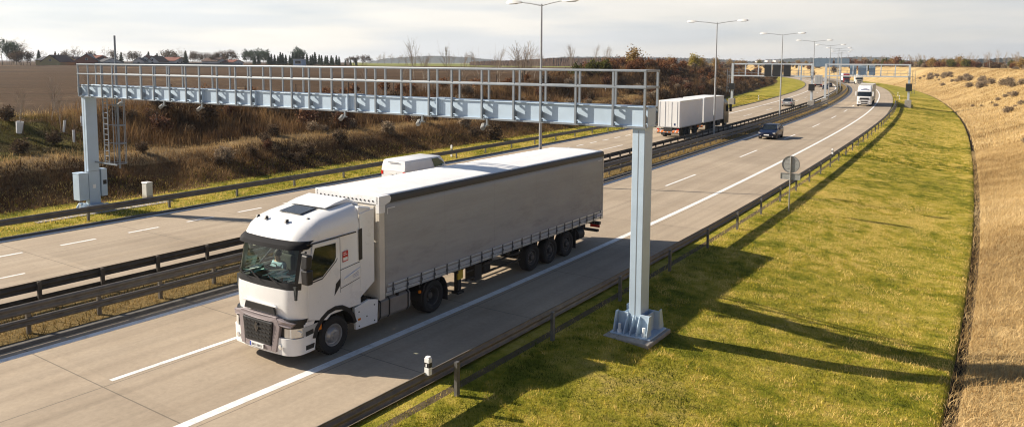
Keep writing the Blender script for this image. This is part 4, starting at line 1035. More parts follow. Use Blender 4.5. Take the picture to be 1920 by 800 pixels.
        for x in (1.74, 2.12, 2.93): b.rings([[(x + dx, sg * (.87 + (p[0] * sg - .87) * 1.035), .70 + (p[1] - .70) * 1.03) for p in ring] for dx in (0, .05)])
        b.build('tank_strap', M_PBLACK, tk)
        MB().cyl((2.4, sg * 1.0, 1.0), (2.4, sg * 1.0, 1.05), .06, n=12).build('tank_cap', M_PBLACK, tk)
    # inside the cab
    b = MB(); b.box(-1.22, -.60, -1.16, 1.16, 1.75, 2.10); b.prism([(-1.22, 2.09), (-.55, 2.09), (-.62, 2.26), (-1.0, 2.17)], 'y', -1.1, 1.1); ds = b.build('dashboard', mat('dashboard_grey', (.035, .04, .04), .7), r)
    b = MB(); rngp = random.Random(4)
    for k in range(26):
        y = -.95 + 1.9 * rngp.random(); x = -1.12 + .3 * rngp.random(); a = rngp.random() * 3
        Mx = Matrix.Translation((x, y, 2.20 + .05 * rngp.random())) @ Matrix.Rotation(a, 4, 'Z') @ Matrix.Rotation(R(14), 4, 'Y')
        b.box(-.11, .11, -.15, .15, 0, .02, k % 3, M=Mx)
    b.build('paper', [mat('paper_white', (.82, .85, .82), .7), mat('paper_green', (.45, .68, .58), .7), mat('paper_teal', (.14, .42, .44), .7)], ds)
    b = MB(); b.box(.55, .90, -1.18, 1.18, 1.2, 3.2); b.build('rear_wall', mat('cab_lining', (.12, .12, .115), .9), r)
    for y in (-.62, .62):
        b = MB(); b.box(-.55, .05, y - .26, y + .26, 1.45, 1.70); b.box(-.05, .12, y - .25, y + .25, 1.70, 2.45); b.box(-.03, .10, y - .15, y + .15, 2.45, 2.70); b.build('seat', mat('seat_fabric', (.06, .055, .05), .9), r, bevel=.04)
    b = MB(); b.lathe([(.235, -.015), (.25, 0), (.235, .015), (.22, 0)], (0, 0, 0), 'z', 24, M=Matrix.Translation((-.62, .62, 2.13)) @ Matrix.Rotation(R(-35), 4, 'Y'), caps=(False, False)); b.build('steering_wheel', M_PBLACK, r, smooth=50)
    # roof: hatch, markers, horn
    Mh = Matrix.Translation((-.10, 0, 3.755)) @ Matrix.Rotation(R(-8.5), 4, 'Y')
    MB().box(-.28, .28, -.42, .42, 0, .03, M=Mh).build('roof_hatch', mat('smoked_hatch', (.045, .05, .055), .2), cab, bevel=.012)
    for (x, y, z) in ((-.78, -.35, 3.60), (-.78, .45, 3.60), (-.66, .95, 3.56), (-.45, -.78, 3.63), (-.50, -1.10, 3.47)):
        MB().prism([(-.07, -.03), (.05, -.03), (.05, .05), (-.02, .06)], 'y', -.03, .03, M=Matrix.Translation((x, y, z))).build('roof_marker', M_PBLACK, cab, bevel=.008)
    # rear roof fairing
    b = MB(); b.prism([(.15, 3.84), (.95, 3.88), (1.38, 3.72), (1.38, 3.80), (.95, 4.00), (.5, 3.93)], 'y', -.78, .78); b.prism([(.95, 3.60), (1.45, 3.58), (1.40, 3.74), (.95, 3.82)], 'y', -W + .03, -.70); b.prism([(.95, 3.60), (1.45, 3.58), (1.40, 3.74), (.95, 3.82)], 'y', .70, W - .03)
    b.build('roof_fairing', M_TWHITE, r, bevel=.04, seg=3)
    # stickers and marks
    Yn = -(W + .006)
    b = MB(); b.prism([(.30, 2.42), (.50, 2.44), (.50, 2.72), (.30, 2.70)], 'y', Yn, Yn - .003); so = b.build('sticker', M_STICKRED, cab)
    b = MB(); b.prism([(.32, 2.45), (.48, 2.465), (.48, 2.55), (.32, 2.535)], 'y', Yn - .003, Yn - .005); b.prism([(.33, 2.60), (.47, 2.612), (.47, 2.63), (.33, 2.618)], 'y', Yn - .003, Yn - .005); b.prism([(.33, 2.65), (.43, 2.66), (.43, 2.675), (.33, 2.665)], 'y', Yn - .003, Yn - .005); b.build('sticker_print', M_PLATE, so)
    b = MB()
    for k in range(5): b.prism([(.66, 1.91 + .04 * k), (.88, 1.945 + .04 * k), (.88, 1.955 + .04 * k), (.66, 1.92 + .04 * k)], 'y', Yn, Yn - .002)
    b.build('lettering', M_STICKBLUE, cab)
    # ---- chassis of tractor
    b = MB()
    for y in (-.42, .42): b.box(-1.1, 5.0, y - .05, y + .05, .72, .98)
    b.box(-1.1, 1.2, -.95, .95, .55, 1.12); b.box(3.1, 3.5, -.6, .6, .55, 1.0); b.cyl((.0, -1.0, .52), (.0, 1.0, .52), .08); b.cyl((4.1, -.9, .52), (4.1, .9, .52), .12); b.cyl((4.1, -.2, .52), (4.1, .2, .52), .25)
    b.cyl((3.5, 0, 1.0), (4.1, 0, 1.10), .5, n=20); b.box(.96, 1.6, -1.0, 1.0, .6, 1.1)
    b.build('chassis', M_CHASSIS, r)
    for sg in (-1, 1):
        wheel(r, 0, sg * 1.06, .515, .34, sg, 'steer')
        wheel(r, 4.12, sg * .95, .515, .56, sg, 'drive')
        ar = []
        for k in range(9):
            a = math.pi * (-.02 + 1.04 * k / 8); ar.append((4.12 + .62 * math.cos(a), .55 + .62 * math.sin(a)))
        ou = [(4.12 + (p[0] - 4.12) * 1.05, .55 + (p[1] - .55) * 1.05) for p in ar]
        b = MB(); b.prism(ar + ou[::-1], 'y', sg * .62, sg * 1.26); b.box(4.74, 4.77, sg * .62, sg * 1.26, .25, .6); b.build('mudguard', M_CHASSIS, r)
        b = MB(); b.box(3.42, 3.50, sg * 1.18, sg * 1.24, .78, .86); b.build('side_marker', M_ORANGE, r)
    # ---- trailer
    F, Rr, ZB, ZT, WT = 1.70, 15.48, 1.10, 4.0, 1.275
    # near and far curtains with a soft billow
    for sg in (-1, 1):
        nx, nz = 70, 12; x = np.linspace(F + .16, Rr - .02, nx); z = np.linspace(1.16, 3.80, nz)
        Xg, Zg = np.meshgrid(x, z, indexing='ij')
        bil = .018 * np.sin((Xg - F) * 2 * math.pi / 2.3 + .6) * np.sin((Zg - 1.1) / 2.7 * math.pi) + .010 * (fbm(Xg * 1.3, Zg * 2.5, 5, 3) - .5)
        Yg = sg * (WT - .015 + bil); V = np.stack([Xg, Yg, Zg], -1).reshape(-1, 3)
        i = np.arange(nx - 1)[:, None] * nz + np.arange(nz - 1)[None]; Fc = np.stack([i, i + nz, i + nz + 1, i + 1], -1).reshape(-1, 4)
        if sg > 0: Fc = Fc[:, ::-1]
        o = np_mesh('curtain', V, Fc, 4, M_CURTAIN, parent=r); o.data.polygons.foreach_set('use_smooth', np.ones(len(Fc), bool))
        md = o.modifiers.new('solid', 'SOLIDIFY'); md.thickness = .008; md.offset = -1 if sg < 0 else 1
        if sg < 0:
            b = MB(); b.box(F + .30, F + .32, -WT - .004, -WT - .012, 3.45, 3.62); b.box(F + .30, F + .62, -WT - .004, -WT - .012, 3.60, 3.62); b.box(Rr - .5, Rr - .2, -WT - .004, -WT - .012, 3.60, 3.62); b.build('curtain_mark', M_ROOFTARP, o)
        # cant rail / top band
        b = MB(); b.prism([(sg * (WT - .02), 3.76), (sg * (WT + .012), 3.76), (sg * (WT + .014), 3.90), (sg * (WT - .01), 3.965), (sg * (WT - .05), 3.98), (sg * (WT - .07), 3.76)], 'x', F + .30, Rr); b.build('top_rail', mat('navy_black_band', (.018, .021, .027), .45), r, smooth=40)
        # rave with buckles
        b = MB(); b.box(F + .22, Rr - .01, sg * (WT + .006), sg * (WT - .06), 1.08, 1.17); b.box(F + .30, Rr - .01, sg * (WT + .004), sg * (WT + .022), 1.36, 1.42); rv = b.build('side_rave', M_ALU, r, bevel=.008)
        n = 22
        for k in range(n):
            x = F + .5 + (Rr - F - .75) * k / (n - 1)
            if k == 0: b = MB(); b.box(-.022, .022, sg * (WT + .024), sg * (WT + .036), 1.07, 1.43); b.box(-.035, .035, sg * (WT + .026), sg * (WT + .05), 1.19, 1.28); so_ = b.build('strap', M_STRAP, rv); so_.location.x = x
            else: o = so_.copy(); C.objects.link(o); o.parent = rv; o.location.x = x
        b = MB(); b.box(F + .26, Rr - .05, sg * (WT + .008), sg * (WT + .014), 1.20, 1.32); b.build('lower_flap', mat('flap_blue_grey', (.40, .43, .46), .5, noise=.15, nscale=2), rv)
    b = MB(); b.box(Rr - .62, Rr - .18, -WT - .03, -WT - .042, 1.19, 1.34); lb = b.build('maker_plate', M_PLATE, r)
    b = MB(); b.box(Rr - .57, Rr - .26, -WT - .043, -WT - .046, 1.235, 1.275); b.box(Rr - .57, Rr - .40, -WT - .043, -WT - .046, 1.29, 1.30); b.build('plate_lettering', mat('plate_ink_blue', (.12, .16, .32), .5), lb)
    # roof
    nx, ny = 45, 15; x = np.linspace(F + .05, Rr, nx); y = np.linspace(-WT + .03, WT - .03, ny); Xg, Yg = np.meshgrid(x, y, indexing='ij')
    Zg = 3.975 + .035 * (1 - (Yg / WT) ** 2) + .012 * np.abs(np.sin((Xg - F) * math.pi / .66)) * (1 - (Yg / WT) ** 4)
    V = np.stack([Xg, Yg, Zg], -1).reshape(-1, 3); i = np.arange(nx - 1)[:, None] * ny + np.arange(ny - 1)[None]; Fc = np.stack([i, i + ny, i + ny + 1, i + 1], -1).reshape(-1, 4)
    o = np_mesh('roof', V, Fc, 4, M_ROOFTARP, parent=r); o.data.polygons.foreach_set('use_smooth', np.ones(len(Fc), bool)); md = o.modifiers.new('solid', 'SOLIDIFY'); md.thickness = .03
    # front bulkhead with top apron and eyelets
    b = MB(); b.box(F, F + .06, -WT + .05, WT - .05, 1.05, 3.78); b.box(F - .02, F + .0, -WT + .2, WT - .2, 3.2, 3.70); fw = b.build('front_wall', M_BEIGE, r, bevel=.01)
    b = MB(); b.box(F - .03, F + .02, -WT + .02, WT - .02, 3.74, 4.0); ap = b.build('roof_apron', M_ROOFTARP, r, bevel=.02)
    b = MB()
    for k in range(14): yy = -1.05 + 2.1 * k / 13; b.cyl((F - .031, yy, 3.84), (F - .045, yy, 3.84), .025, n=8)
    b.build('eyelet', M_PBLACK, ap)
    for sg in (-1, 1):
        b = MB(); b.prism([(F - .02, 1.02), (F + .19, 1.02), (F + .19, 3.56), (F - .02, 3.56)], 'y', sg * (WT - .10), sg * (WT + .004)); b.cyl((F + .06, sg * (WT + .0), 1.10), (F + .06, sg * (WT + .012), 1.10), .03, n=8); pst = b.build('corner_post', M_BEIGE, r, bevel=.015)
        b = MB(); b.prism([(F - .03, 3.50), (F + .20, 3.50), (F + .21, 3.72), (F + .42, 3.78), (F + .46, 3.90), (F + .40, 3.985), (F - .03, 3.99)], 'y', sg * (WT - .12), sg * (WT + .02)); b.build('roof_gusset', M_ROOFTARP, r, bevel=.015)
    # rear frame, bumper, lights
    b = MB(); b.box(Rr - .04, Rr + .03, -WT + .0, WT, 1.05, 3.98); b.build('rear_door', M_BEIGE, r, bevel=.01)
    b = MB()
    for y in (-.5, .5): b.box(F + .3, Rr - .1, y - .06, y + .06, .82, 1.06)
    b.box(F + .1, Rr - .05, -WT + .08, WT - .08, 1.06, 1.12)
    for x in np.arange(F + .8, Rr - .5, .95): b.box(x - .03, x + .03, -WT + .06, WT - .06, .95, 1.06)
    for x in (9.9, 11.2, 12.5): b.cyl((x, -1.05, .5), (x, 1.05, .5), .075); b.box(x - .5, x + .1, -.55, -.40, .5, .85); b.box(x - .5, x + .1, .40, .55, .5, .85)
    b.box(Rr - .30, Rr - .14, -1.18, 1.18, .50, .60); b.box(Rr - .28, Rr - .2, -.55, -.45, .55, .9); b.box(Rr - .28, Rr - .2, .45, .55, .55, .9); b.box(Rr - .22, Rr - .05, -1.22, 1.22, .80, .92)
    b.build('trailer_chassis', M_CHASSIS, r)
    for sg in (-1, 1):
        b = MB(); b.box(5.55, 5.72, sg * .90, sg * 1.06, .28, 1.0); b.box(5.48, 5.80, sg * .84, sg * 1.12, .20, .27); b.prism([(5.60, .9), (6.3, .95), (6.3, 1.0), (5.6, 1.0)], 'y', sg * .95, sg * 1.0); lg = b.build('landing_leg', M_CHASSIS, r)
        MB().box(5.50, 5.77, sg * 1.05, sg * 1.10, .68, .98).build('gear_box', M_YELLOWP, lg)
        b = MB(); b.box(6.35, 6.75, sg * .75, sg * 1.15, .45, .98); b.box(6.95, 7.30, sg * .85, sg * 1.12, .55, .95); b.box(5.9, 9.2, sg * 1.10, sg * 1.13, .56, .62); b.box(5.9, 9.2, sg * 1.10, sg * 1.13, .82, .88); b.build('side_guard', M_CHASSIS, r)
        for x in (9.93, 11.24, 12.55): wheel(r, x, sg * 1.02, .50, .38, sg, 'trail')
        b = MB(); b.box(13.18, 13.21, sg * .8, sg * 1.22, .2, 1.0); b.build('mudflap', M_CHASSIS, r)
        MB().cyl((13.4, sg * 1.02, .68), (13.9, sg * 1.02, .68), .24, n=18).build('spare_tank', M_CHASSIS, r, smooth=40)
        MB().box(Rr - .14, Rr - .10, sg * .75, sg * 1.2, .66, .78).build('tail_lamp', M_RED, r)
    return r
TRUCK = main_truck()

# ------------------------------------------------------------------ the lorry driver
def skin_body(name, verts, edges, radii, m, root=0, sub=2, parent=None):
    me = bpy.data.meshes.new(name); me.from_pydata(verts, edges, []); o = bpy.data.objects.new(name, me); C.objects.link(o)
    me.materials.append(m)
    sk = o.modifiers.new('skin', 'SKIN'); sk.use_smooth_shade = True
    lay = me.skin_vertices[0].data if me.skin_vertices else None
    if lay is None:
        bm = bmesh.new(); bm.from_mesh(me); bm.verts.layers.skin.verify(); bm.to_mesh(me); bm.free(); lay = me.skin_vertices[0].data
    for i, rr in enumerate(radii): lay[i].radius = rr if isinstance(rr, tuple) else (rr, rr)
    lay[root].use_root = True
    s = o.modifiers.new('sub', 'SUBSURF'); s.levels = sub; s.render_levels = sub
    if parent: o.parent = parent
    return o
M_SKIN = mat('skin', (.50, .30, .21), .55); M_SHIRT = mat('pale_blue_shirt', (.36, .48, .58), .85); M_HAIR = mat('dark_hair', (.03, .022, .018), .7); M_TROUSER = mat('dark_trousers', (.03, .035, .06), .9)
def driver():
    # cab frame: forward is -X, left of the cab is +Y for a viewer facing +X; seat at y=.62
    Mw = TRUCK.matrix_world @ Matrix.Translation((-.22, .62, 1.72))
    r = empty('person', Mw, 'driver in a pale blue shirt holding the wheel inside the lorry cab', 'person')
    V = [(0, 0, .06), (-.03, 0, .30), (-.04, 0, .48), (-.06, 0, .58), (-.09, 0, .66), (-.10, 0, .76), (-.09, 0, .86)]
    Rd = [(.16, .19), (.14, .17), (.13, .19), (.06, .07), (.075, .075), (.095, .085), (.06, .06)]
    E = [(i, i + 1) for i in range(6)]
    for sg in (-1, 1):
        b = len(V); V += [(-.03, sg * .20, .52), (-.12, sg * .25, .28), (-.34, sg * .16, .38), (-.42, sg * .14, .43)]; Rd += [.07, .052, .042, .036]; E += [(2, b), (b, b + 1), (b + 1, b + 2), (b + 2, b + 3)]
        b = len(V); V += [(-.05, sg * .11, .03), (-.46, sg * .15, .08), (-.52, sg * .14, -.30), (-.64, sg * .14, -.33)]; Rd += [.10, .075, .05, .045]; E += [(0, b), (b, b + 1), (b + 1, b + 2), (b + 2, b + 3)]
    skin_body('body', V, E, Rd, M_SKIN, 0, 2, r)
    # shirt follows the torso and upper arms
    Vs = [(0, 0, .05), (-.03, 0, .30), (-.04, 0, .47), (-.055, 0, .55)]; Rs = [(.175, .205), (.155, .19), (.145, .205), (.075, .09)]; Es = [(0, 1), (1, 2), (2, 3)]
    for sg in (-1, 1):
        b = len(Vs); Vs += [(-.03, sg * .205, .52), (-.12, sg * .25, .30), (-.20, sg * .22, .32)]; Rs += [.083, .066, .06]; Es += [(2, b), (b, b + 1), (b + 1, b + 2)]
    skin_body('shirt', Vs, Es, Rs, M_SHIRT, 0, 2, r)
    Vt = [(0, 0, .02)]; Rt = [(.17, .2)]; Et = []
    for sg in (-1, 1):
        b = len(Vt); Vt += [(-.05, sg * .11, .02), (-.46, sg * .15, .07), (-.52, sg * .14, -.26)]; Rt += [.112, .088, .065]; Et += [(0, b), (b, b + 1), (b + 1, b + 2)]
    skin_body('trousers', Vt, Et, Rt, M_TROUSER, 0, 2, r)
    h = MB(); h.lathe([(.02, .125), (.07, .10), (.098, .05), (.102, 0), (.09, -.05)], (-.075, 0, .79), 'z', 18); h.build('hair', M_HAIR, r, smooth=60)
    f = MB()
    for sg in (-1, 1): f.cyl((-.185, sg * .035, .77), (-.196, sg * .035, .77), .012, n=8)
    f.prism([(-.215, .725), (-.18, .725), (-.18, .77)], 'y', -.014, .014); f.box(-.19, -.178, -.028, .028, .692, .699)
    f.build('face', M_HAIR, r)
    for sg in (-1, 1):
        b0 = Vector((-.42, sg * .14, .43)); b = MB(); b.cbox(b0 + Vector((-.045, 0, .01)), (.09, .05, .08)); hand = b.build('hand', M_SKIN, r, bevel=.015)
        for k in range(4):
            q = b0 + Vector((-.09, 0, .04 - .022 * k)); MB().tube([q, q + Vector((-.03, -sg * .025, .0)), q + Vector((-.01, -sg * .05, 0))], [.010, .009, .007], 6).build('finger', M_SKIN, hand)
        q = b0 + Vector((-.03, -sg * .02, .05)); MB().tube([q, q + Vector((-.03, -sg * .03, .015)), q + Vector((-.055, -sg * .035, .01))], [.012, .010, .008], 6).build('thumb', M_SKIN, hand)
driver()
# ------------------------------------------------------------------ smaller vehicles. Local frame: front towards -X
def car_paint(name, c, metal=.0): return mat(name, c, .3, metal, coat=.25, noise=.05, nscale=2, spec=.35)
def make_car(name, M, label, cat, paint, L=4.5, W=1.78, H=1.46, style='estate', group=None, front=True):
    r = empty(name, M, label, cat, group); w = W / 2; x0, x1 = -L / 2, L / 2
    # lower body: stations (x, half width, z bottom, z belt)
    if style == 'van':
        st = [(0, .80, .42, .78), (.02, .93, .32, .92), (.10, .98, .28, 1.02), (.20, 1, .26, 1.14), (.27, 1, .26, 1.22), (.6, 1, .26, 1.24), (.97, .99, .28, 1.24), (1, .95, .34, 1.22)]
    elif style == 'sedan':
        st = [(0, .72, .42, .60), (.02, .88, .26, .70), (.08, .96, .22, .78), (.26, 1, .20, .93), (.5, 1, .19, .96), (.8, 1, .20, .98), (.96, .94, .26, .96), (1, .82, .38, .86)]
    else:
        st = [(0, .72, .42, .60), (.02, .88, .26, .72), (.08, .96, .22, .80), (.26, 1, .20, .95), (.5, 1, .19, .98), (.9, 1, .20, 1.0), (.98, .95, .26, .98), (1, .88, .34, .92)]
    rings = []
    for (f, kw, zb, zt) in st:
        x = x0 + L * f; ww = w * kw
        rings.append([(x, -ww * .90, zb), (x, ww * .90, zb), (x, ww * .985, zb + .12), (x, ww, (zb + zt) * .5), (x, ww * .985, zt - .12), (x, ww * .92, zt), (x, 0, zt + .025), (x, -ww * .92, zt), (x, -ww * .985, zt - .12), (x, -ww, (zb + zt) * .5), (x, -ww * .985, zb + .12)])
    b = MB(); b.rings(rings); body = b.build('body', paint, r, smooth=35)
    # greenhouse
    if style == 'van': gh = (.205, .31, .998, .975, 1.20)
    elif style == 'sedan': gh = (.26, .42, .90, .70, .95)
    else: gh = (.27, .44, .975, .84, .95)
    a, c, d, e, zb = gh; zt = H
    def gx(f): return x0 + L * f
    wb, wt_ = w * (1.03 if style == 'van' else .925), w * (.90 if style == 'van' else .70)
    P = lambda f, ww, z: (gx(f), ww, z)
    lo = [P(a, wb * .9, zb), P(d, wb * .97, zb)]; hi = [P(c, wt_ * .95, zt - .06), P(e, wt_, zt - .06)]
    g = MB()
    q = [(gx(a), -wb * .93, zb - .02), (gx(d), -wb * .97, zb - .02), (gx(d), wb * .97, zb - .02), (gx(a), wb * .93, zb - .02)]
    tq = [(gx(c), -wt_, zt - .05), (gx(e), -wt_, zt - .05), (gx(e), wt_, zt - .05), (gx(c), wt_, zt - .05)]
    rq = [(gx(c) + .12, -wt_ * .86, zt), (gx(e) - .10, -wt_ * .86, zt), (gx(e) - .10, wt_ * .86, zt), (gx(c) + .12, wt_ * .86, zt)]
    gm = paint if style == 'van' else M_GLASSD
    if style == 'van':
        md_ = [tuple(q[i][k] * .45 + tq[i][k] * .55 + ((.03 * (1 if q[i][1] > 0 else -1)) if k == 1 else 0) for k in range(3)) for i in range(4)]; g.rings([q, md_, tq])
    else: g.rings([q, tq])
    go = g.build('cabin' if style == 'van' else 'window_band', gm, r, bevel=.05 if style == 'van' else .03, seg=3, smooth=50 if style == 'van' else None)
    rf = MB(); rf.rings([tq, rq], caps=(True, True)); rf.build('roof', paint, r, bevel=.02, smooth=40)
    lerp = lambda p, q_, t: tuple(p[i] + (q_[i] - p[i]) * t for i in range(3))
    if style != 'van':
        for sg in (1, -1):
            cors = [(q[0 if sg < 0 else 3], tq[0 if sg < 0 else 3]), (q[1 if sg < 0 else 2], tq[1 if sg < 0 else 2])]
            for (lo_, hi_) in cors: MB().cyl(lo_, hi_, .045, n=8).build('pillar', paint, r)
            for t in (.46, .74):
                lo_ = lerp(cors[0][0], cors[1][0], t); hi_ = lerp(cors[0][1], cors[1][1], t - .06); MB().cyl(lo_, hi_, .032, n=6).build('pillar', paint, r)
    else:
        # windscreen, cab side windows, rear door glass
        def off(p, nrm, k=.012): return tuple(p[i] + nrm[i] * k for i in range(3))
        nf = Vector((-(zt - zb), 0, gx(c) - gx(a))).normalized(); nf = Vector((-abs(nf.x), 0, abs(nf.z)))
        ws = [lerp(lerp(q[0], q[3], .08), lerp(tq[0], tq[3], .1), .12), lerp(lerp(q[0], q[3], .92), lerp(tq[0], tq[3], .9), .12), lerp(lerp(q[0], q[3], .92), lerp(tq[0], tq[3], .9), .95), lerp(lerp(q[0], q[3], .08), lerp(tq[0], tq[3], .1), .95)]
        m_ = MB(); m_.add([off(p, nf) for p in ws], [(0, 1, 2, 3)]); m_.build('windscreen', M_GLASSD, r)
        for sg in (1, -1):
            i_ = 0 if sg < 0 else 3; j_ = 1 if sg < 0 else 2
            def sp(t, hgt):
                p = lerp(lerp(q[i_], q[j_], t), lerp(tq[i_], tq[j_], t), hgt); return (p[0], p[1] + sg * .05, p[2])
            m_ = MB(); m_.add([sp(.05, .12), sp(.31, .06), sp(.30, .90), sp(.12, .90), sp(.04, .42)], [(0, 1, 2, 3, 4)]); m_.build('side_window', mat('green_tint_glass', (.02, .10, .085), .06), r)
            m_ = MB(); m_.box(gx(.30), gx(.305), sg * w * .985, sg * (w + .004), .45, 1.1); m_.box(gx(.62), gx(.9), sg * w * .99, sg * (w + .006), 1.02, 1.05); m_.build('door_seam', mat('seam_grey', (.25, .26, .27), .6), body)
    # mirrors
    for sg in (1, -1):
        m_ = MB(); m_.cbox((gx(a + .10), sg * (w + .09), zb + .06), (.12, .18, .14)); m_.build('mirror', paint, r, bevel=.03)
    # wheels
    rw = .33 if style == 'van' else .31
    for xx in (x0 + L * .19, x0 + L * .81):
        for sg in (1, -1):
            ar = MB(); ar.cyl((xx, sg * (w - .22), rw), (xx, sg * (w + .004), rw), rw * 1.17, n=24); ar.build('wheel_arch', M_PBLACK, body)
            wheel(r, xx, sg * (w - .09), rw, .2, sg, 'car')
    # lights, plates, bumper strips
    for sg in (1, -1):
        m_ = MB(); m_.prism([(sg * w * .50, .56), (sg * w * .90, .60), (sg * w * .92, .75), (sg * w * .62, .70)], 'x', x0 - .0 + L * .012, x0 + L * .07); m_.build('headlight', M_LAMPG, r, bevel=.02)
        zl = (.95, 1.18) if style == 'van' else (.68, .86)
        m_ = MB(); m_.box(x1 - .10, x1 + .012, sg * w * .80, sg * w * (1.0 if style == 'van' else .93), *zl); m_.build('tail_light', M_RED, r, bevel=.015)
        m_ = MB(); m_.cyl((x0 + L * .005, sg * w * .70, .36), (x0 + L * .03, sg * w * .70, .36), .05, n=10); m_.build('fog_light', M_LAMPG, r)
    m_ = MB(); m_.box(x0 + .0, x0 + .06, -w * .62, w * .62, .27, .36); m_.box(x0 + .0, x0 + .08, -w * .36, w * .36, .56, .64); m_.build('grille', M_PBLACK, r, bevel=.01)
    MB().box(x0 - .022, x0 + .02, -.26, .26, .43, .54).build('number_plate', M_PLATE, r)
    zp = 1.05 if style == 'van' else .74
    MB().box(x1 - .02, x1 + .015, -.26, .26, zp - .055, zp + .055).build('number_plate', M_PLATE, r)
    if style == 'van':
        m_ = MB(); m_.box(x1 - .02, x1 + .035, -w * .92, w * .92, .36, .60); m_.build('rear_bumper', M_PBLACK, r, bevel=.03)
        m_ = MB(); m_.box(x1 - .01, x1 + .012, -.06, .12, .92, .97); m_.build('door_handle', M_CHASSIS, r); m_ = MB(); m_.box(x1 - .06, x1 - .03, -.4, .4, H - .16, H - .12); m_.build('rear_seam', mat('seam_grey', (.25, .26, .27), .6), r)
    elif style == 'sedan' or style == 'estate':
        if style == 'estate':
            pass
    return r
P_BLUE = car_paint('dark_blue_paint', (.003, .007, .028), .0); P_SILVER = car_paint('silver_paint', (.38, .38, .38), .5); P_VANW = car_paint('van_white_paint', (.76, .77, .78)); P_DARKC = car_paint('dark_grey_paint', (.03, .032, .036), .3); P_CARW = car_paint('car_white_paint', (.72, .72, .72))
make_car('car', RMAT(72.6, 5.0), 'dark blue estate car driving towards the viewer in the overtaking lane', 'car', P_BLUE)
make_car('car', RMAT(138.5, 14.1, flip=True), 'silver saloon car seen from behind left of a lamp pole', 'car', P_SILVER, style='sedan')
make_car('van', RMAT(27.5, 16.65, flip=True), 'white panel van half hidden behind the big lorry trailer', 'van', P_VANW, L=5.2, W=1.9, H=1.86, style='van')
make_car('car', RMAT(246, 14.5, flip=True), 'blue grey car behind the left leg of the right portal', 'car', car_paint('blue_grey_paint', (.05, .09, .13), .3))
make_car('car', RMAT(276, 13.6, flip=True), 'small dark car far off on the far carriageway', 'car', P_DARKC, style='sedan')
make_car('car', RMAT(336, 5.4), 'small dark car ahead of the distant red lorry', 'car', P_DARKC)
make_car('car', RMAT(365, 13.5, flip=True), 'tiny white car far round the bend', 'car', P_CARW)

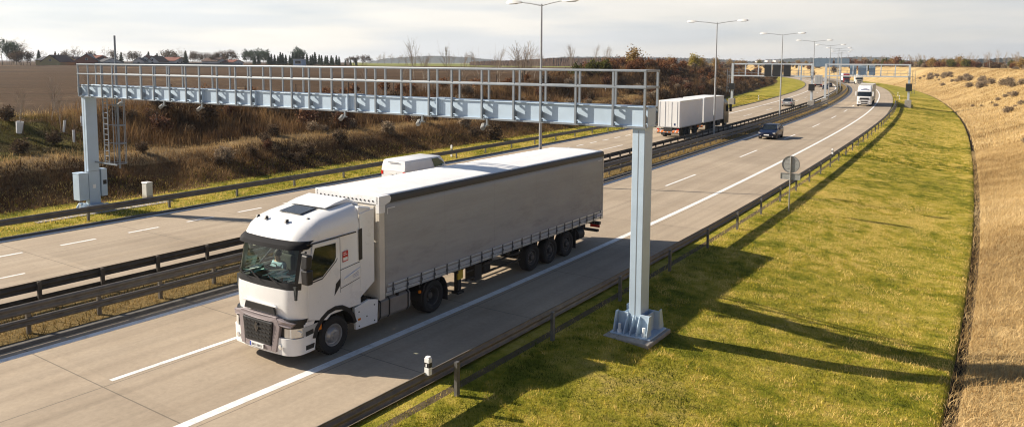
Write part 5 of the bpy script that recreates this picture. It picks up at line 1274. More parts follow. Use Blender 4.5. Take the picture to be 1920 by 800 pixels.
def far_lorry(name, M, label, cab_m, box_m, L_box=13.4, group=None, rear=False, marks=False, tall=3.0, gap=1.7):
    """lorry facing -X: cab at the front, tall box behind"""
    r = empty(name, M, label, 'lorry', group); w = 1.24
    lv = [(-1.30, .40, w, .25), (-1.34, 1.2, w, .28), (-1.30, 1.9, w, .30), (-1.14, 2.75, w - .03, .30), (-1.0, 2.95, w - .05, .34), (-.55, 3.55, w - .12, .4), (-.1, 3.75, w - .25, .4)]
    rings = [rr_ring(a, z, z + (0 if z < 2.9 else .15), ww, q) for (a, z, ww, q) in lv]; N = len(rings[0])
    b = MB(); b.rings(rings, 0, (False, False), closed=True); b.add(rings[-1], [tuple(range(N))]); b.build('cab', cab_m, r, smooth=40)
    i0, i1 = NS + 2, N - 1 - (NS + 2)
    sub = [[Vector(p) + Vector((p[0] - .3, p[1], 0)).normalized() * .012 for p in rg[i0:i1 + 1]] for rg in (rings[2], rings[3])]
    b = MB(); b.rings(sub, 0, (False, False), closed=False); b.build('windscreen', M_GLASSD, r, smooth=50)
    for sg in (1, -1):
        b = MB(); b.prism([(-.85, 1.95), (.05, 1.95), (.05, 2.65), (-.75, 2.65)], 'y', sg * (w + .002), sg * (w + .01)); b.build('side_window', M_GLASSD, r)
        b = MB(); b.box(-1.25, -1.05, sg * (w + .1), sg * (w + .32), 1.95, 2.75); b.box(-1.1, -1.0, sg * w, sg * (w + .1), 2.6, 2.66); b.build('mirror', cab_m, r, bevel=.03)
        b = MB(); b.prism([(sg * .72, .72), (sg * 1.12, .72), (sg * 1.14, .95), (sg * .78, .92)], 'x', -1.385, -1.2); b.build('headlight', M_LAMPG, r, bevel=.02)
        b = MB(); b.box(gap - .75, gap - .1, sg * (w - .04), sg * w, .9, 3.4); b.build('side_deflector', cab_m, r)
        wheel(r, 0, sg * 1.05, .51, .34, sg, 'steer'); wheel(r, 3.7, sg * .95, .51, .55, sg, 'drive')
    b = MB(); b.prism([(-.85, 1.25), (.85, 1.25), (.72, 1.62), (-.72, 1.62)], 'x', -1.405, -1.2); b.prism([(-.6, .82), (.6, .82), (.65, 1.05), (-.65, 1.05)], 'x', -1.405, -1.2); b.prism([(-.55, .48), (.55, .48), (.55, .66), (-.55, .66)], 'x', -1.40, -1.2); gr = b.build('grille', M_PBLACK, r, bevel=.01)
    b = MB(); b.box(-1.42, -1.40, -.26, .26, .68, .79); b.build('number_plate', M_PLATE, r)
    if marks:
        b = MB(); xk = -.97
        for k, (y0, y1) in enumerate(((-.62, -.42), (-.36, -.20), (-.14, .06), (.12, .24), (.30, .38), (.44, .64))): b.prism([(y0, 3.02), (y1, 3.02), (y1, 3.20), (y0, 3.20)], 'x', -1.05, -.80)
        b.prism([(-.30, 3.30), (.30, 3.30), (.30, 3.38), (-.30, 3.38)], 'x', -.85, -.62); b.build('roof_lettering', M_STICKBLUE, r)
    x0 = gap; x1 = gap + L_box
    b = MB(); b.box(x0, x1, -1.275, 1.275, 4.0 - tall, 4.0); bx = b.build('box_body', box_m, r, bevel=.03)
    b = MB(); b.box(x0 + .02, x1 - .02, -1.285, 1.285, 4.0 - tall - .02, 4.0 - tall + .14); b.build('side_rave', M_ALU, bx)
    b = MB(); b.box(-1.0, x1 - .1, -.55, .55, .6, 1.0); b.box(2.0, 3.0, -1.15, 1.15, .45, 1.0); b.box(x1 - 3.9, x1 - .6, -1.2, 1.2, .75, 1.02); b.box(x1 - .2, x1 - .1, -1.2, 1.2, .45, .6); b.build('chassis', M_CHASSIS, r)
    for k in range(3 if L_box > 9 else 1):
        for sg in (1, -1): wheel(r, x1 - 2.0 - 1.31 * k, sg * 1.02, .5, .38, sg, 'trail')
    b = MB(); b.box(x1 + .003, x1 + .012, -.03, .03, 4.0 - tall + .1, 3.9)
    for yy in (-.6, -.5, .5, .6): b.cyl((x1 + .02, yy, 1.3), (x1 + .02, yy, 3.8), .02, n=6)
    b.build('door_bar', M_ALU, bx)
    for sg in (1, -1): MB().box(x1 - .05, x1 + .02, sg * .8, sg * 1.2, .65, .85).build('tail_light', M_RED, r)
    return r
M_BOXW = mat('box_white', (.74, .74, .73), .45, noise=.05, nscale=.8); M_BOXC = mat('box_cream', (.58, .54, .47), .5, noise=.06, nscale=.8)
P_REDCAB = car_paint('red_cab_paint', (.22, .012, .02))
far_lorry('articulated_lorry', RMAT(146.5, 1.65), 'white lorry with lettering above its windscreen coming under the right portal', M_TWHITE, M_BOXC, marks=True)
far_lorry('articulated_lorry', RMAT(318, 2.2), 'distant lorry with white cab and cream box, behind the nearer white one', M_BOXC, M_BOXC, L_box=8)
far_lorry('articulated_lorry', RMAT(345, 5.0), 'distant lorry with dark red cab and white box, overtaking', P_REDCAB, M_BOXW)
far_lorry('box_lorry', RMAT(282, 17.3, flip=True), 'pale box lorry seen from behind, far up the far carriageway', M_BOXW, mat('box_grey', (.48, .49, .48), .5, noise=.08), L_box=7.5)

def drawbar_lorry():
    # front of the cab at the far end; built facing -X and turned round
    s_rear, t = 66.2, 13.75; Ltot = 18.6
    M = RMAT(s_rear + Ltot - 1.4, t + .05, flip=True) @ Matrix.Rotation(R(-1.0), 4, 'Z')
    r = empty('box_lorry', M, 'black lorry pulling two white boxes, seen from behind on far carriageway', 'lorry'); w = 1.24
    lv = [(-1.30, .5, w, .25), (-1.34, 1.2, w, .28), (-1.30, 1.9, w, .30), (-1.14, 2.75, w - .03, .30), (-.9, 3.2, w - .06, .34), (-.5, 3.45, w - .2, .4)]
    rings = [rr_ring(a, z, z + .05, ww, q, xr=.9) for (a, z, ww, q) in lv]; N = len(rings[0])
    b = MB(); b.rings(rings, 0, (False, False), closed=True); b.add(rings[-1], [tuple(range(N))]); b.build('cab', car_paint('black_cab_paint', (.012, .012, .013)), r, smooth=40)
    i0, i1 = NS + 2, N - 1 - (NS + 2)
    sub = [[Vector(p) + Vector((p[0] - .3, p[1], 0)).normalized() * .012 for p in rg[i0:i1 + 1]] for rg in (rings[2], rings[3])]
    b = MB(); b.rings(sub, 0, (False, False), closed=False); b.build('windscreen', M_GLASSD, r, smooth=50)
    for sg in (1, -1):
        b = MB(); b.prism([(-.85, 1.95), (.05, 1.95), (.05, 2.65), (-.75, 2.65)], 'y', sg * (w + .002), sg * (w + .01)); b.build('side_window', M_GLASSD, r)
        b = MB(); b.box(-1.25, -1.0, sg * (w + .08), sg * (w + .36), 1.9, 2.8); b.box(-1.1, -1.0, sg * w, sg * (w + .1), 2.6, 2.7); b.build('mirror', M_PBLACK, r, bevel=.03)
    def box(x0, x1, zb, zt, label):
        b = MB(); b.box(x0, x1, -1.26, 1.26, zb, zt); bo = b.build('box_body', M_BOXW, r, bevel=.03, label=label)
        b = MB()
        for sg in (1, -1): b.box(x0 + .01, x1 - .01, sg * 1.262, sg * 1.272, zb, zb + .10); b.box(x0 + .01, x1 - .01, sg * 1.262, sg * 1.272, zt - .12, zt - .02)
        b.build('edge_trim', M_ALU, bo)
        d = MB(); d.box(x1 + .002, x1 + .02, -1.20, -.01, zb + .08, zt - .06); d.box(x1 + .002, x1 + .02, .01, 1.20, zb + .08, zt - .06); d.build('rear_door', M_BOXW, bo, bevel=.008)
        k = MB()
        for y in (-.95, -.35, .35, .95): k.cyl((x1 + .035, y, zb + .1), (x1 + .035, y, zt - .1), .016, n=6)
        k.build('door_bar', M_ALU, bo)
        k = MB(); k.box(x1 + .022, x1 + .026, .62, .80, zb + .22, zb + .45); k.build('sticker', mat('sticker_navy', (.02, .04, .12), .4), bo)
    box(1.25, 8.9, 1.12, 3.95, 'front white box on the lorry'); box(9.95, 17.2, 1.12, 3.90, 'rear white box on the trailer')
    b = MB(); b.box(-1.0, 9.2, -.5, .5, .65, 1.10); b.box(9.2, 17.3, -.45, .45, .72, 1.10); b.box(8.6, 11.2, -.08, .08, .6, .75); b.box(17.1, 17.25, -1.22, 1.22, .50, .95); b.box(2.2, 3.6, -1.18, 1.18, .45, 1.0)
    b.build('chassis', M_CHASSIS, r)
    b = MB()
    for x in (9.0, 17.26):
        for k in range(6): b.prism([(-1.2 + .4 * k, .62), (-1.2 + .4 * k + .25, .62), (-1.2 + .4 * k + .38, .84), (-1.2 + .4 * k + .13, .84)], 'x', x, x + .02)
    b.build('warning_stripe', mat('orange_stripe', (.75, .20, .03), .4), r)
    b = MB(); b.box(17.252, 17.262, -1.2, 1.2, .60, .86); b.box(8.99, 9.0, -1.2, 1.2, .60, .86); b.build('rear_beam', M_PLATE, r)
    b = MB()
    for sg in (1, -1): b.box(17.26, 17.29, sg * .95, sg * 1.2, .9, 1.0)
    b.build('tail_light', M_RED, r)
    for sg in (1, -1):
        wheel(r, 0, sg * 1.05, .51, .34, sg, 'steer')
        for x in (4.9, 6.2): wheel(r, x, sg * .95, .51, .55, sg, 'drive')
        for x in (11.6, 14.0, 15.3): wheel(r, x, sg * 1.0, .48, .38, sg, 'trail')
        MB().box(15.95, 15.98, sg * .78, sg * 1.2, .2, .95).build('mudflap', M_CHASSIS, r); MB().box(6.9, 6.93, sg * .78, sg * 1.2, .2, .95).build('mudflap', M_CHASSIS, r)
    return r
drawbar_lorry()
# ------------------------------------------------------------------ thin spring haze
def build_haze():
    m = bpy.data.materials.new('haze_air'); m.use_nodes = True; nt = m.node_tree; nt.nodes.clear()
    o_ = nt.nodes.new('ShaderNodeOutputMaterial'); v = nt.nodes.new('ShaderNodeVolumePrincipled'); v.inputs['Color'].default_value = (.86, .92, 1.0, 1); v.inputs['Density'].default_value = .00011; v.inputs['Anisotropy'].default_value = .2
    nt.links.new(v.outputs[0], o_.inputs['Volume'])
    b = MB(); b.box(-9500, 9500, -9500, 9500, -16, 75); o = b.build('haze', m); tag(o, 'thin pale haze over the whole landscape', 'haze', kind='stuff')
build_haze()
# ------------------------------------------------------------------ trees, shrubs, saplings
def branch_tree(seed, h, spread, levels, nb, r0, upright=.6, droop=0, trunk_frac=.35, sides=4, leaf=0, leaf_size=.1, twig_r=.006, multi=1):
    """returns (trunk MB, crown arrays). Branches as tapered tubes, finest ones as thin blades"""
    rg = random.Random(seed); tr = MB(); cr = MB(); leaves = []
    def grow(p, d, L, r, lev):
        n = 4; pts = [p]; dd = d.copy()
        for k in range(n):
            dd = (dd + Vector((rg.uniform(-1, 1), rg.uniform(-1, 1), rg.uniform(-.3, .6) * upright - droop * lev)) * .16).normalized(); pts.append(pts[-1] + dd * (L / n))
        rs = [max(r * (1 - .75 * k / n), twig_r) for k in range(n + 1)]
        (tr if lev == 0 else cr).tube(pts, rs, sides if lev < 2 else 3)
        if lev >= levels:
            for k in range(leaf): leaves.append(pts[-1] + (pts[-2] - pts[-1]) * rg.random() * 2 + Vector((rg.gauss(0, 1), rg.gauss(0, 1), rg.gauss(0, 1))) * leaf_size)
            return
        m = nb[lev]
        for k in range(m):
            f = trunk_frac + (1 - trunk_frac) * (k + rg.random()) / m if lev == 0 else .2 + .8 * rg.random()
            i = min(int(f * n), n - 1); q = pts[i] + (pts[i + 1] - pts[i]) * (f * n - i)
            a = rg.uniform(0, 2 * math.pi); o = dd.orthogonal().normalized(); o = Matrix.Rotation(a, 3, dd) @ o
            nd = (dd * upright + o * spread).normalized()
            grow(q, nd, L * (.55 if lev == 0 else .6) * (1.15 - .6 * f if lev == 0 else 1) * rg.uniform(.7, 1.2), max(rs[i] * .5, twig_r), lev + 1)
    for k in range(multi):
        d = Vector((rg.uniform(-.25, .25), rg.uniform(-.25, .25), 1)).normalized() if multi > 1 else Vector((rg.uniform(-.05, .05), rg.uniform(-.05, .05), 1)).normalized()
        grow(Vector((rg.uniform(-.2, .2), rg.uniform(-.2, .2), -.1)) * (1 if multi > 1 else .2), d, h * (rg.uniform(.7, 1) if multi > 1 else 1), r0, 0)
    return tr, cr, leaves
def leaf_cards(pts, size, seed):
    g = np.random.default_rng(seed); P = np.array([tuple(p) for p in pts]); n = len(P)
    a = g.normal(size=(n, 3)); a /= np.linalg.norm(a, axis=1)[:, None]; b = np.cross(a, g.normal(size=(n, 3))); b /= np.linalg.norm(b, axis=1)[:, None]
    s = size * g.uniform(.5, 1.4, n)[:, None]; V = np.stack([P - a * s, P + b * s * .7, P + a * s, P - b * s * .7], 1).reshape(-1, 3)
    F = np.arange(n)[:, None] * 4 + np.array([[0, 1, 2, 3]]); return V, F, np.repeat(g.random(n), 4)
M_BARK = mat('grey_bark', (.13, .105, .08), .9, noise=.3, nscale=5); M_BIRCH = mat('birch_bark', (.52, .47, .40), .8, noise=.3, nscale=7); M_TWIG = mat('brown_twigs', (.16, .11, .075), .9, noise=.2); M_TWIGPALE = mat('pale_twigs', (.30, .235, .17), .9, noise=.2)
M_TWIGDARK = mat('dark_twigs', (.060, .042, .030), .9, noise=.2); M_TWIGRED = mat('reddish_twigs', (.12, .045, .03), .9, noise=.2)
M_LF_RUST = blade_mat('rust_leaves', [(.1, (.085, .032, .014)), (.5, (.17, .068, .026)), (.9, (.27, .125, .05))]); M_LF_YEL = blade_mat('yellow_green_leaves', [(.1, (.16, .13, .02)), (.5, (.33, .26, .035)), (.9, (.46, .36, .07))]); M_LF_OCH = blade_mat('ochre_leaves', [(.1, (.15, .085, .02)), (.5, (.29, .18, .05)), (.9, (.40, .27, .09))])
M_LF_GRN = blade_mat('olive_leaves', [(.1, (.045, .05, .012)), (.5, (.095, .10, .022)), (.9, (.16, .15, .04))]); M_LF_CON = blade_mat('conifer_needles', [(.1, (.026, .045, .032)), (.5, (.05, .08, .052)), (.9, (.085, .12, .07))], trans=.25)
M_LF_DRK = blade_mat('dark_shrub_twiglets', [(.1, (.045, .03, .02)), (.5, (.10, .066, .04)), (.9, (.18, .125, .075))]); M_LF_RED = blade_mat('red_shrub_twiglets', [(.1, (.065, .028, .018)), (.5, (.125, .056, .034)), (.9, (.21, .11, .06))]); M_LF_GREY = blade_mat('grey_twiglets', [(.1, (.16, .12, .08)), (.5, (.28, .215, .145)), (.9, (.40, .31, .21))])

PROTO = {}
def proto_tree(key, name, cat, seed, trunk_m, twig_m, leaf_m=None, leaf_sz=.1, **k):
    tr, cr, lv = branch_tree(seed, **k)
    e = bpy.data.objects.new(name, None)
    parts = []
    if len(tr.v):
        parts.append(('trunk', tr, trunk_m))
    PROTO[key] = (name, cat, tr, trunk_m, cr, twig_m, lv, leaf_m, leaf_sz, seed)
    return key
_built = {}
def plant(key, x, y, z, scale, rot, label, group=None, sz=None):
    """the first of a kind is built, the next ones are copies sharing its meshes"""
    if key not in _built:
        name, cat, tr, tm, cr, wm, lv, lm, ls, seed = PROTO[key]; e = bpy.data.objects.new(name, None); C.objects.link(e)
        if len(tr.v): tr.build('trunk', tm, e, smooth=60)
        if len(cr.v) or len(lv):
            crown = None
            if len(cr.v): crown = cr.build('crown', wm, e)
            if len(lv):
                V, F, rr = leaf_cards(lv, ls, seed); o = np_mesh('foliage' if crown else 'crown', V, F, 4, lm, rnd=rr, parent=crown or e)
        _built[key] = e; tag(e, cat=cat); o = e
    else: o = copy_tree(_built[key])
    o.matrix_world = Matrix.Translation((x, y, z)) @ Matrix.Rotation(rot, 4, 'Z') @ Matrix.Diagonal((scale, scale, scale * (sz or 1), 1))
    for kk in ('group',):
        if kk in o: del o[kk]
    tag(o, label=label, group=group); return o
def plant_st(key, s, t, scale, label, group=None, sz=None, dz=0):
    p = RP(s, t); z = float(terrain(np.array([s]), np.array([t]))[0]); return plant(key, p.x, p.y, z - .05 + dz, scale, random.uniform(0, 6.28), label, group, sz)

for i in range(3): proto_tree('birch%d' % i, 'birch_tree', 'tree', 40 + i, M_BIRCH, M_TWIGPALE, h=6.0, spread=.30, levels=2, nb=[16, 6], r0=.045, upright=1.15, trunk_frac=.22, twig_r=.008)
for i in range(2): proto_tree('bushy%d' % i, 'bare_tree', 'tree', 60 + i, M_BARK, M_TWIGPALE, h=5.0, spread=.5, levels=2, nb=[8, 6], r0=.06, upright=.85, trunk_frac=.15, twig_r=.012, multi=5)
def shrub_proto(key, name, seed, wm, lm, h=1.5, leaf=9, lsz=.13, lsp=.16, multi=7, spread=.75):
    proto_tree(key, name, 'shrub', seed, wm, wm, lm, lsz, h=h, spread=spread, levels=1, nb=[7], r0=.03, upright=.6, trunk_frac=.2, leaf=leaf, leaf_size=lsp, twig_r=.009, multi=multi)
for i in range(2):
    shrub_proto('rust%d' % i, 'rusty_leaved_shrub', 70 + i, M_TWIG, M_LF_RUST, h=2.0, leaf=12, lsz=.13, lsp=.2)
    shrub_proto('dark%d' % i, 'bare_shrub', 80 + i, M_TWIGDARK, M_LF_DRK, h=1.6, leaf=16, lsz=.10, lsp=.22, multi=9)
    shrub_proto('red%d' % i, 'reddish_shrub', 90 + i, M_TWIGRED, M_LF_RED, h=1.7, leaf=16, lsz=.10, lsp=.22, multi=9)
    shrub_proto('grey%d' % i, 'grey_shrub', 100 + i, M_TWIGPALE, M_LF_GREY, h=1.3, leaf=16, lsz=.09, lsp=.2, multi=10, spread=.95)
    shrub_proto('green%d' % i, 'olive_bush', 110 + i, M_TWIG, M_LF_GRN, h=2.4, leaf=16, lsz=.16, lsp=.25, multi=8)
shrub_proto('yellow', 'yellow_bush', 121, M_TWIG, M_LF_YEL, h=3.2, leaf=22, lsz=.16, lsp=.35, multi=7)
shrub_proto('ochre', 'ochre_tree', 122, M_TWIG, M_LF_OCH, h=3.4, leaf=22, lsz=.15, lsp=.4, multi=7)

# --- left bank and its crest
P_ = lambda s, t: (s, t)
g_b = 'thin pale birches along the left crest'
b_lab = 'slender bare birch with pale trunk on the left crest against the sky'
for (s, t, sc) in ((66, 47, 1.15), (67, 46, .95), (69, 48, .8), (74, 47, 1.2), (75.5, 46, 1.0), (81, 47, .95), (83, 45, 1.05), (90, 49, .8), (104, 50, .85), (110, 46, 1.0), (113, 47, .9), (121, 46, 1.05), (124, 45, .95), (62, 46, .7), (58, 48, .7), (134, 48, .8), (98, 46, .8), (86, 46.5, .7)):
    plant_st('birch%d' % random.randrange(3), s, t, .74 * sc * random.uniform(.92, 1.08), b_lab, g_b)
plant_st('bushy0', 94, 47, 1.15, 'dense pale many stemmed bare tree just right of the tall lamp pole')
plant_st('bushy1', 99, 49, .8, 'bare many stemmed tree among the birches beyond the lamp pole')
plant_st('ochre', 158, 50, 1.25, 'rounded ochre coloured tree above the gantry railing on the left crest')
plant_st('green0', 112, 42.5, 1.2, 'olive green bush on the left bank beneath the ochre tree', sz=.9); plant_st('green1', 117, 42, 1.1, 'second olive bush, just right of the first on the left bank'); plant_st('green0', 106, 43, .9, 'small olive bush, left of two others on the bank')
plant_st('yellow', 205, 47, 1.15, 'bright yellow bush on the mound above the left portal')
plant_st('ochre', 190, 50, .8, 'orange leafed young tree left of the yellow bush')
plant_st('ochre', 215, 47, .85, 'orange leafed young tree right of the yellow bush')
random.seed(21)
for k in range(34):
    s = random.uniform(118, 190); t = random.uniform(41, 50)
    plant_st('rust%d' % (k % 2), s, t, random.uniform(.6, 1.15), 'rust brown young oak on the mound left of the portal', 'rust brown young oaks on the left mound')
for k in range(22):
    s = random.uniform(30, 112); t = random.uniform(42, 50)
    plant_st('rust%d' % (k % 2), s, t, random.uniform(.4, .8), 'rust brown sapling along the field edge behind the gantry railing', 'rust brown saplings at the field edge')
for k in range(150):
    s = random.uniform(22, 175); t = 26.5 + random.uniform(.5, 15) + (4 if s > 130 else 0)
    plant_st(random.choice(['dark%d', 'dark%d', 'red%d', 'grey%d']) % (k % 2), s, t, random.uniform(.4, 1.05), 'dark bare shrub tangled into the brown left bank', 'dark shrubs over the left bank')
for k in range(46):
    s = random.uniform(176, 330); t = random.uniform(33, 50)
    plant_st(random.choice(['dark%d', 'red%d', 'grey%d', 'rust%d', 'dark%d']) % (k % 2), s, t, random.uniform(.6, 1.3), 'dark reddish shrub on the inner bank behind the left portal', 'reddish shrubs behind the left portal')
for k in range(26):
    s = random.uniform(-4, 36); t = random.uniform(28, 40)
    plant_st('dark%d' % (k % 2), s, t, random.uniform(.25, .6), 'low dark bramble clump on the bank behind the far gantry column', 'bramble clumps on the near left bank')
# saplings in white tubes with stakes
def tube_sapling(s, t, h, lean, label, wide=False):
    z = float(terrain(np.array([s]), np.array([t]))[0]); r = empty('tree_guard', RMAT(s, t, z) @ Matrix.Rotation(lean, 4, 'X'), label, 'tree guard')
    w = .21 if wide else .075
    b = MB(); b.lathe([(w * .75, .12), (w, h), (w * .92, h), (w * .68, .12)], (0, 0, 0), 'z', 12, caps=(False, False)); b.build('sleeve', M_WHITEP, r, smooth=40)
    MB().cyl((w + .03, 0, -.2), (w + .03, 0, h * 1.1), .025, n=6).build('stake', M_TWIG, r)
    b = MB(); b.tube([(0, 0, 0), (.03, .02, h), (.08, -.04, h * 1.7)], [.018, .014, .006], 5)
    for k in range(5): b.tube([(.03, .02, h * (1 + .1 * k)), (.03 + .3 * math.cos(k * 2.2), .02 + .3 * math.sin(k * 2.2), h * (1.25 + .1 * k))], [.008, .004], 3)
    b.build('stem', M_TWIG, r)
tube_sapling(13.2, 37.7, .85, .25, 'wide torn white mesh guard casting a shadow on the mossy slope', True)
tube_sapling(16.0, 37.6, .9, .25, 'leaning white tube guard left of the far gantry column')
tube_sapling(17.6, 38.2, .8, 0, 'upright white tube guard close to the far gantry column')
tube_sapling(15.6, 35.6, .9, 0, 'short white tube guard low on the slope left of the column')
tube_sapling(22.5, 37.0, 1.1, 0, 'white tube guard in brown brush right of the ladder')
tube_sapling(104.0, 37.0, 1.2, 0, 'white tube guard in brush left of the white boxes')
tube_sapling(11.3, 38.0, .9, .9, 'fallen pale tube guard at the left picture edge')
random.seed(9)
for k in range(9):
    s, t = random.uniform(10, 24), random.uniform(37, 45)
    plant_st('birch%d' % (k % 3), s, t, random.uniform(.28, .45), 'spindly leafless sapling at the ploughed field edge', 'leafless saplings at the field edge')
# field fence
def fence():
    M = RMAT(13, 44); r = empty('wire_fence', M, 'thin wire fence on dark posts along the ploughed field', 'fence'); Mi = M.inverted(); pts = []; first = None
    for k in range(16):
        s = 12.5 + 7.6 * k; t = 42.5 + (0 if s < 40 else 1.5); z = float(terrain(np.array([s]), np.array([t]))[0]); p = RP(s, t, z); pts.append(p)
        b = MB(); 
        if first is None: first = b.cyl((0, 0, -.3), (0, 0, 1.9), .05, n=7).build('post', M_TWIGDARK, r); o = first
        else: o = first.copy(); C.objects.link(o); o.parent = r
        o.matrix_local = Mi @ Matrix.Translation(p)
    b = MB()
    for h in (.4, .9, 1.4, 1.8): b.tube([Mi @ (p + Vector((0, 0, h))) for p in pts], .006, 3)
    b.build('wire', M_RAIL_DARK, r)
fence()

# --- right bank shrubs and the belt along its crest
random.seed(33)
for k in range(80):
    f = random.random(); s = 150 + 190 * f if k % 6 else random.uniform(75, 160); t = -random.gauss(23.8, 1.6) if s > 160 else -random.gauss(20.5, 2)
    if k % 6 and vnoise(np.array([s * .06]), np.array([t * .3]), 4)[0] < .30: continue
    plant_st('grey%d' % (k % 2), s, t, random.uniform(.4, 1.35) * (1 if s > 160 else .7) , 'low grey leafless shrub on the golden right bank', 'grey shrubs on the right bank', sz=.8)
for k in range(230):
    s = random.uniform(190, 620); t = -random.uniform(34, 62) - max(0, 30 - s * .1) * random.random()
    key = random.choice(['rust0', 'rust1', 'dark0', 'red1', 'green0', 'dark1', 'ochre', 'grey0', 'grey1', 'rust1'])
    plant_st(key, s, t, random.uniform(.5, 1.1) * (.75 + s / 600), 'brown bush in the belt along the right skyline', 'brown bushes along the right skyline')
for k in range(110):
    s = random.uniform(190, 600); t = -random.uniform(38, 75)
    plant_st('birch%d' % (k % 3), s, t, random.uniform(.45, .75) * (.75 + s / 800), 'slim bare tree rising from the right skyline belt', 'slim bare trees along the right skyline')
plant_st('dark0', 214, -36, 2.2, 'large dark shrub at the right picture edge on the bank crest'); plant_st('rust1', 220, -37, 2.2, 'large rusty shrub at the right picture edge beside the dark one')

random.seed(51)
for k in range(90):
    s = random.uniform(430, 980); t = -random.uniform(14, 60)
    plant_st(random.choice(['rust0', 'dark0', 'grey1', 'red1', 'green1', 'dark1', 'ochre', 'rust1']), s, t, random.uniform(1.2, 2.6), 'brown bush on the distant golden bank behind the portals', 'distant bushes behind the portals')
for k in range(60):
    s = random.uniform(330, 700); t = random.uniform(34, 70)
    plant_st(random.choice(['rust0', 'dark0', 'grey1', 'red1', 'dark1', 'ochre']), s, t, random.uniform(1.0, 2.0), 'brown bush on the inner side of the distant bend', 'bushes inside the distant bend')
# --- village, trees and woods on the horizon
def conifer(key, seed, h, w, n):
    g = np.random.default_rng(seed); f = g.random(n) ** .8; z = h * (.08 + .92 * f); rad = w * (1 - f) ** .85 * (.75 + .35 * np.sin(f * 40 + seed)) * np.sqrt(g.random(n)); a = g.random(n) * 6.283
    tr = MB().cyl((0, 0, -.3), (0, 0, h * .95), h * .02, .02, 6); PROTO[key] = ('conifer_tree', 'tree', tr, M_BARK, MB(), M_TWIG, [(rad[i] * math.cos(a[i]), rad[i] * math.sin(a[i]), z[i]) for i in range(n)], M_LF_CON, .45, seed)
for i in range(3): conifer('con%d' % i, 200 + i, 9, 2.3, 1500)
def crown_tree(key, name, seed, leaf_m, h=9, dens=6, lsz=.3, lsp=.6, twig=M_TWIG):
    proto_tree(key, name, 'tree', seed, M_BARK, twig, leaf_m, lsz, h=h, spread=.7, levels=2, nb=[9, 5], r0=.16, upright=.65, trunk_frac=.3, leaf=dens, leaf_size=lsp, twig_r=.03)
for i in range(3): crown_tree('bare%d' % i, 'bare_tree', 210 + i, M_LF_GREY, h=8, dens=5, lsz=.16, lsp=.5)
for i in range(2): crown_tree('pine%d' % i, 'pine_tree', 220 + i, M_LF_CON, h=9, dens=26, lsz=.34, lsp=.8)
for i in range(2): crown_tree('brn%d' % i, 'brown_tree', 230 + i, M_LF_DRK, h=7, dens=14, lsz=.3, lsp=.7)
FPX = 1429.4
def far_xy(px, d): return (px - 960) / FPX * d, d
def far_z(px, py, d):   # height of what shows at pixel row py at distance d
    rowh = 253.1 - FPX * math.tan(PITCH) + (px - 960) * ROLL; return CAMH - (py - rowh) / FPX * d
def far_plant(key, px, d, top, label, group=None, base=5.6, h0=9.0, sz=1.0):
    x, y = far_xy(px, d); zt = far_z(px, top, d); sc = max((zt - base) / h0 * (.88 if d < 600 else 1), .2); plant(key, x, y, base - .2, sc, random.uniform(0, 6), label, group, sz)
random.seed(5)
far_plant('pine0', 16, 330, 82, 'big dark pine at the left end of the field skyline'); far_plant('pine1', 24, 335, 84, 'second dark pine touching the big one at the left end'); far_plant('bare0', 8, 340, 76, 'pale bare tree behind the pine at the left picture edge', h0=8); far_plant('bare1', 33, 345, 80, 'tall bare tree just right of the two dark pines', h0=8); far_plant('bare2', 43, 345, 83, 'bare tree between dark pines and yellow gabled house', h0=8)
for k, px in enumerate((20, 27, 34, 41, 47, 53, 60)): far_plant('brn%d' % (k % 2), px, 322, random.uniform(97, 103), 'dark brown thicket bush left of the yellow gabled house', 'dark thicket at the left field edge', h0=7)
far_plant('con0', 76, 400, 91, 'dark conifer left of the yellow gabled house'); far_plant('con1', 107, 420, 94, 'thin conifer behind the roof right of the yellow gable'); far_plant('con2', 113, 425, 98, 'tiny conifer right beside a thin one behind the roof')
far_plant('bare0', 86, 410, 94, 'round bare tree behind the yellow gabled house', h0=8)
for px, tp in ((139, 92), (146, 91), (153, 92)): far_plant('bare%d' % (px % 3), px, 420, tp, 'pale bare tree left of the brick gable', 'three pale bare trees left of the brick gable', h0=8)
far_plant('bare1', 198, 420, 92, 'bare tree behind the antenna mast', h0=8); far_plant('con0', 230, 410, 95, 'dark conifer right of the antenna mast'); far_plant('con1', 281, 400, 94, 'dark conifer behind the white gabled houses'); far_plant('con2', 297, 405, 97, 'smaller conifer right of the white gabled houses')
far_plant('con1', 350, 400, 92, 'tall pointed conifer standing alone above the village')
g_v = 'bare trees around the village'
for px in (120, 128, 166, 178, 212, 243, 252, 262, 305, 312, 320, 328, 337, 362, 368, 376, 384, 396, 404, 412, 420, 428, 436): far_plant('bare%d' % (px % 3) if px % 2 else 'brn%d' % (px % 2), px, random.uniform(395, 440), random.uniform(95, 101), 'bare brown tree on the village skyline', g_v, h0=7.5)
for px in np.arange(466, 640, 5.5): far_plant(random.choice(['con0', 'con1', 'con2', 'pine0']), float(px + random.uniform(-2, 2)), random.uniform(400, 440), random.uniform(95, 102) - (5 if 545 < px < 575 else 0) + (4 if px > 600 else 0), 'dark conifer in the row above the gantry handrail', 'dark conifer row on the skyline')
for px in (655, 663, 671, 679, 688): far_plant('brn%d' % (int(px) % 2), px, 450, random.uniform(105, 108), 'low brown tree right of the dark conifer row', 'low brown trees beyond the conifers', h0=7)
for px in (648, 658, 668): far_plant('con%d' % (px % 3), px, 430, 110, 'low dark hedge conifer at the field end', 'low hedge conifers', h0=9)
for px in (708, 721, 734, 747, 760, 773, 790, 806, 842, 851, 875, 884): far_plant('bare%d' % (px % 3), px, 900, random.uniform(104, 107), 'tiny roadside tree in front of the blue hill', 'tiny roadside trees before the blue hill', base=4.0, h0=8)

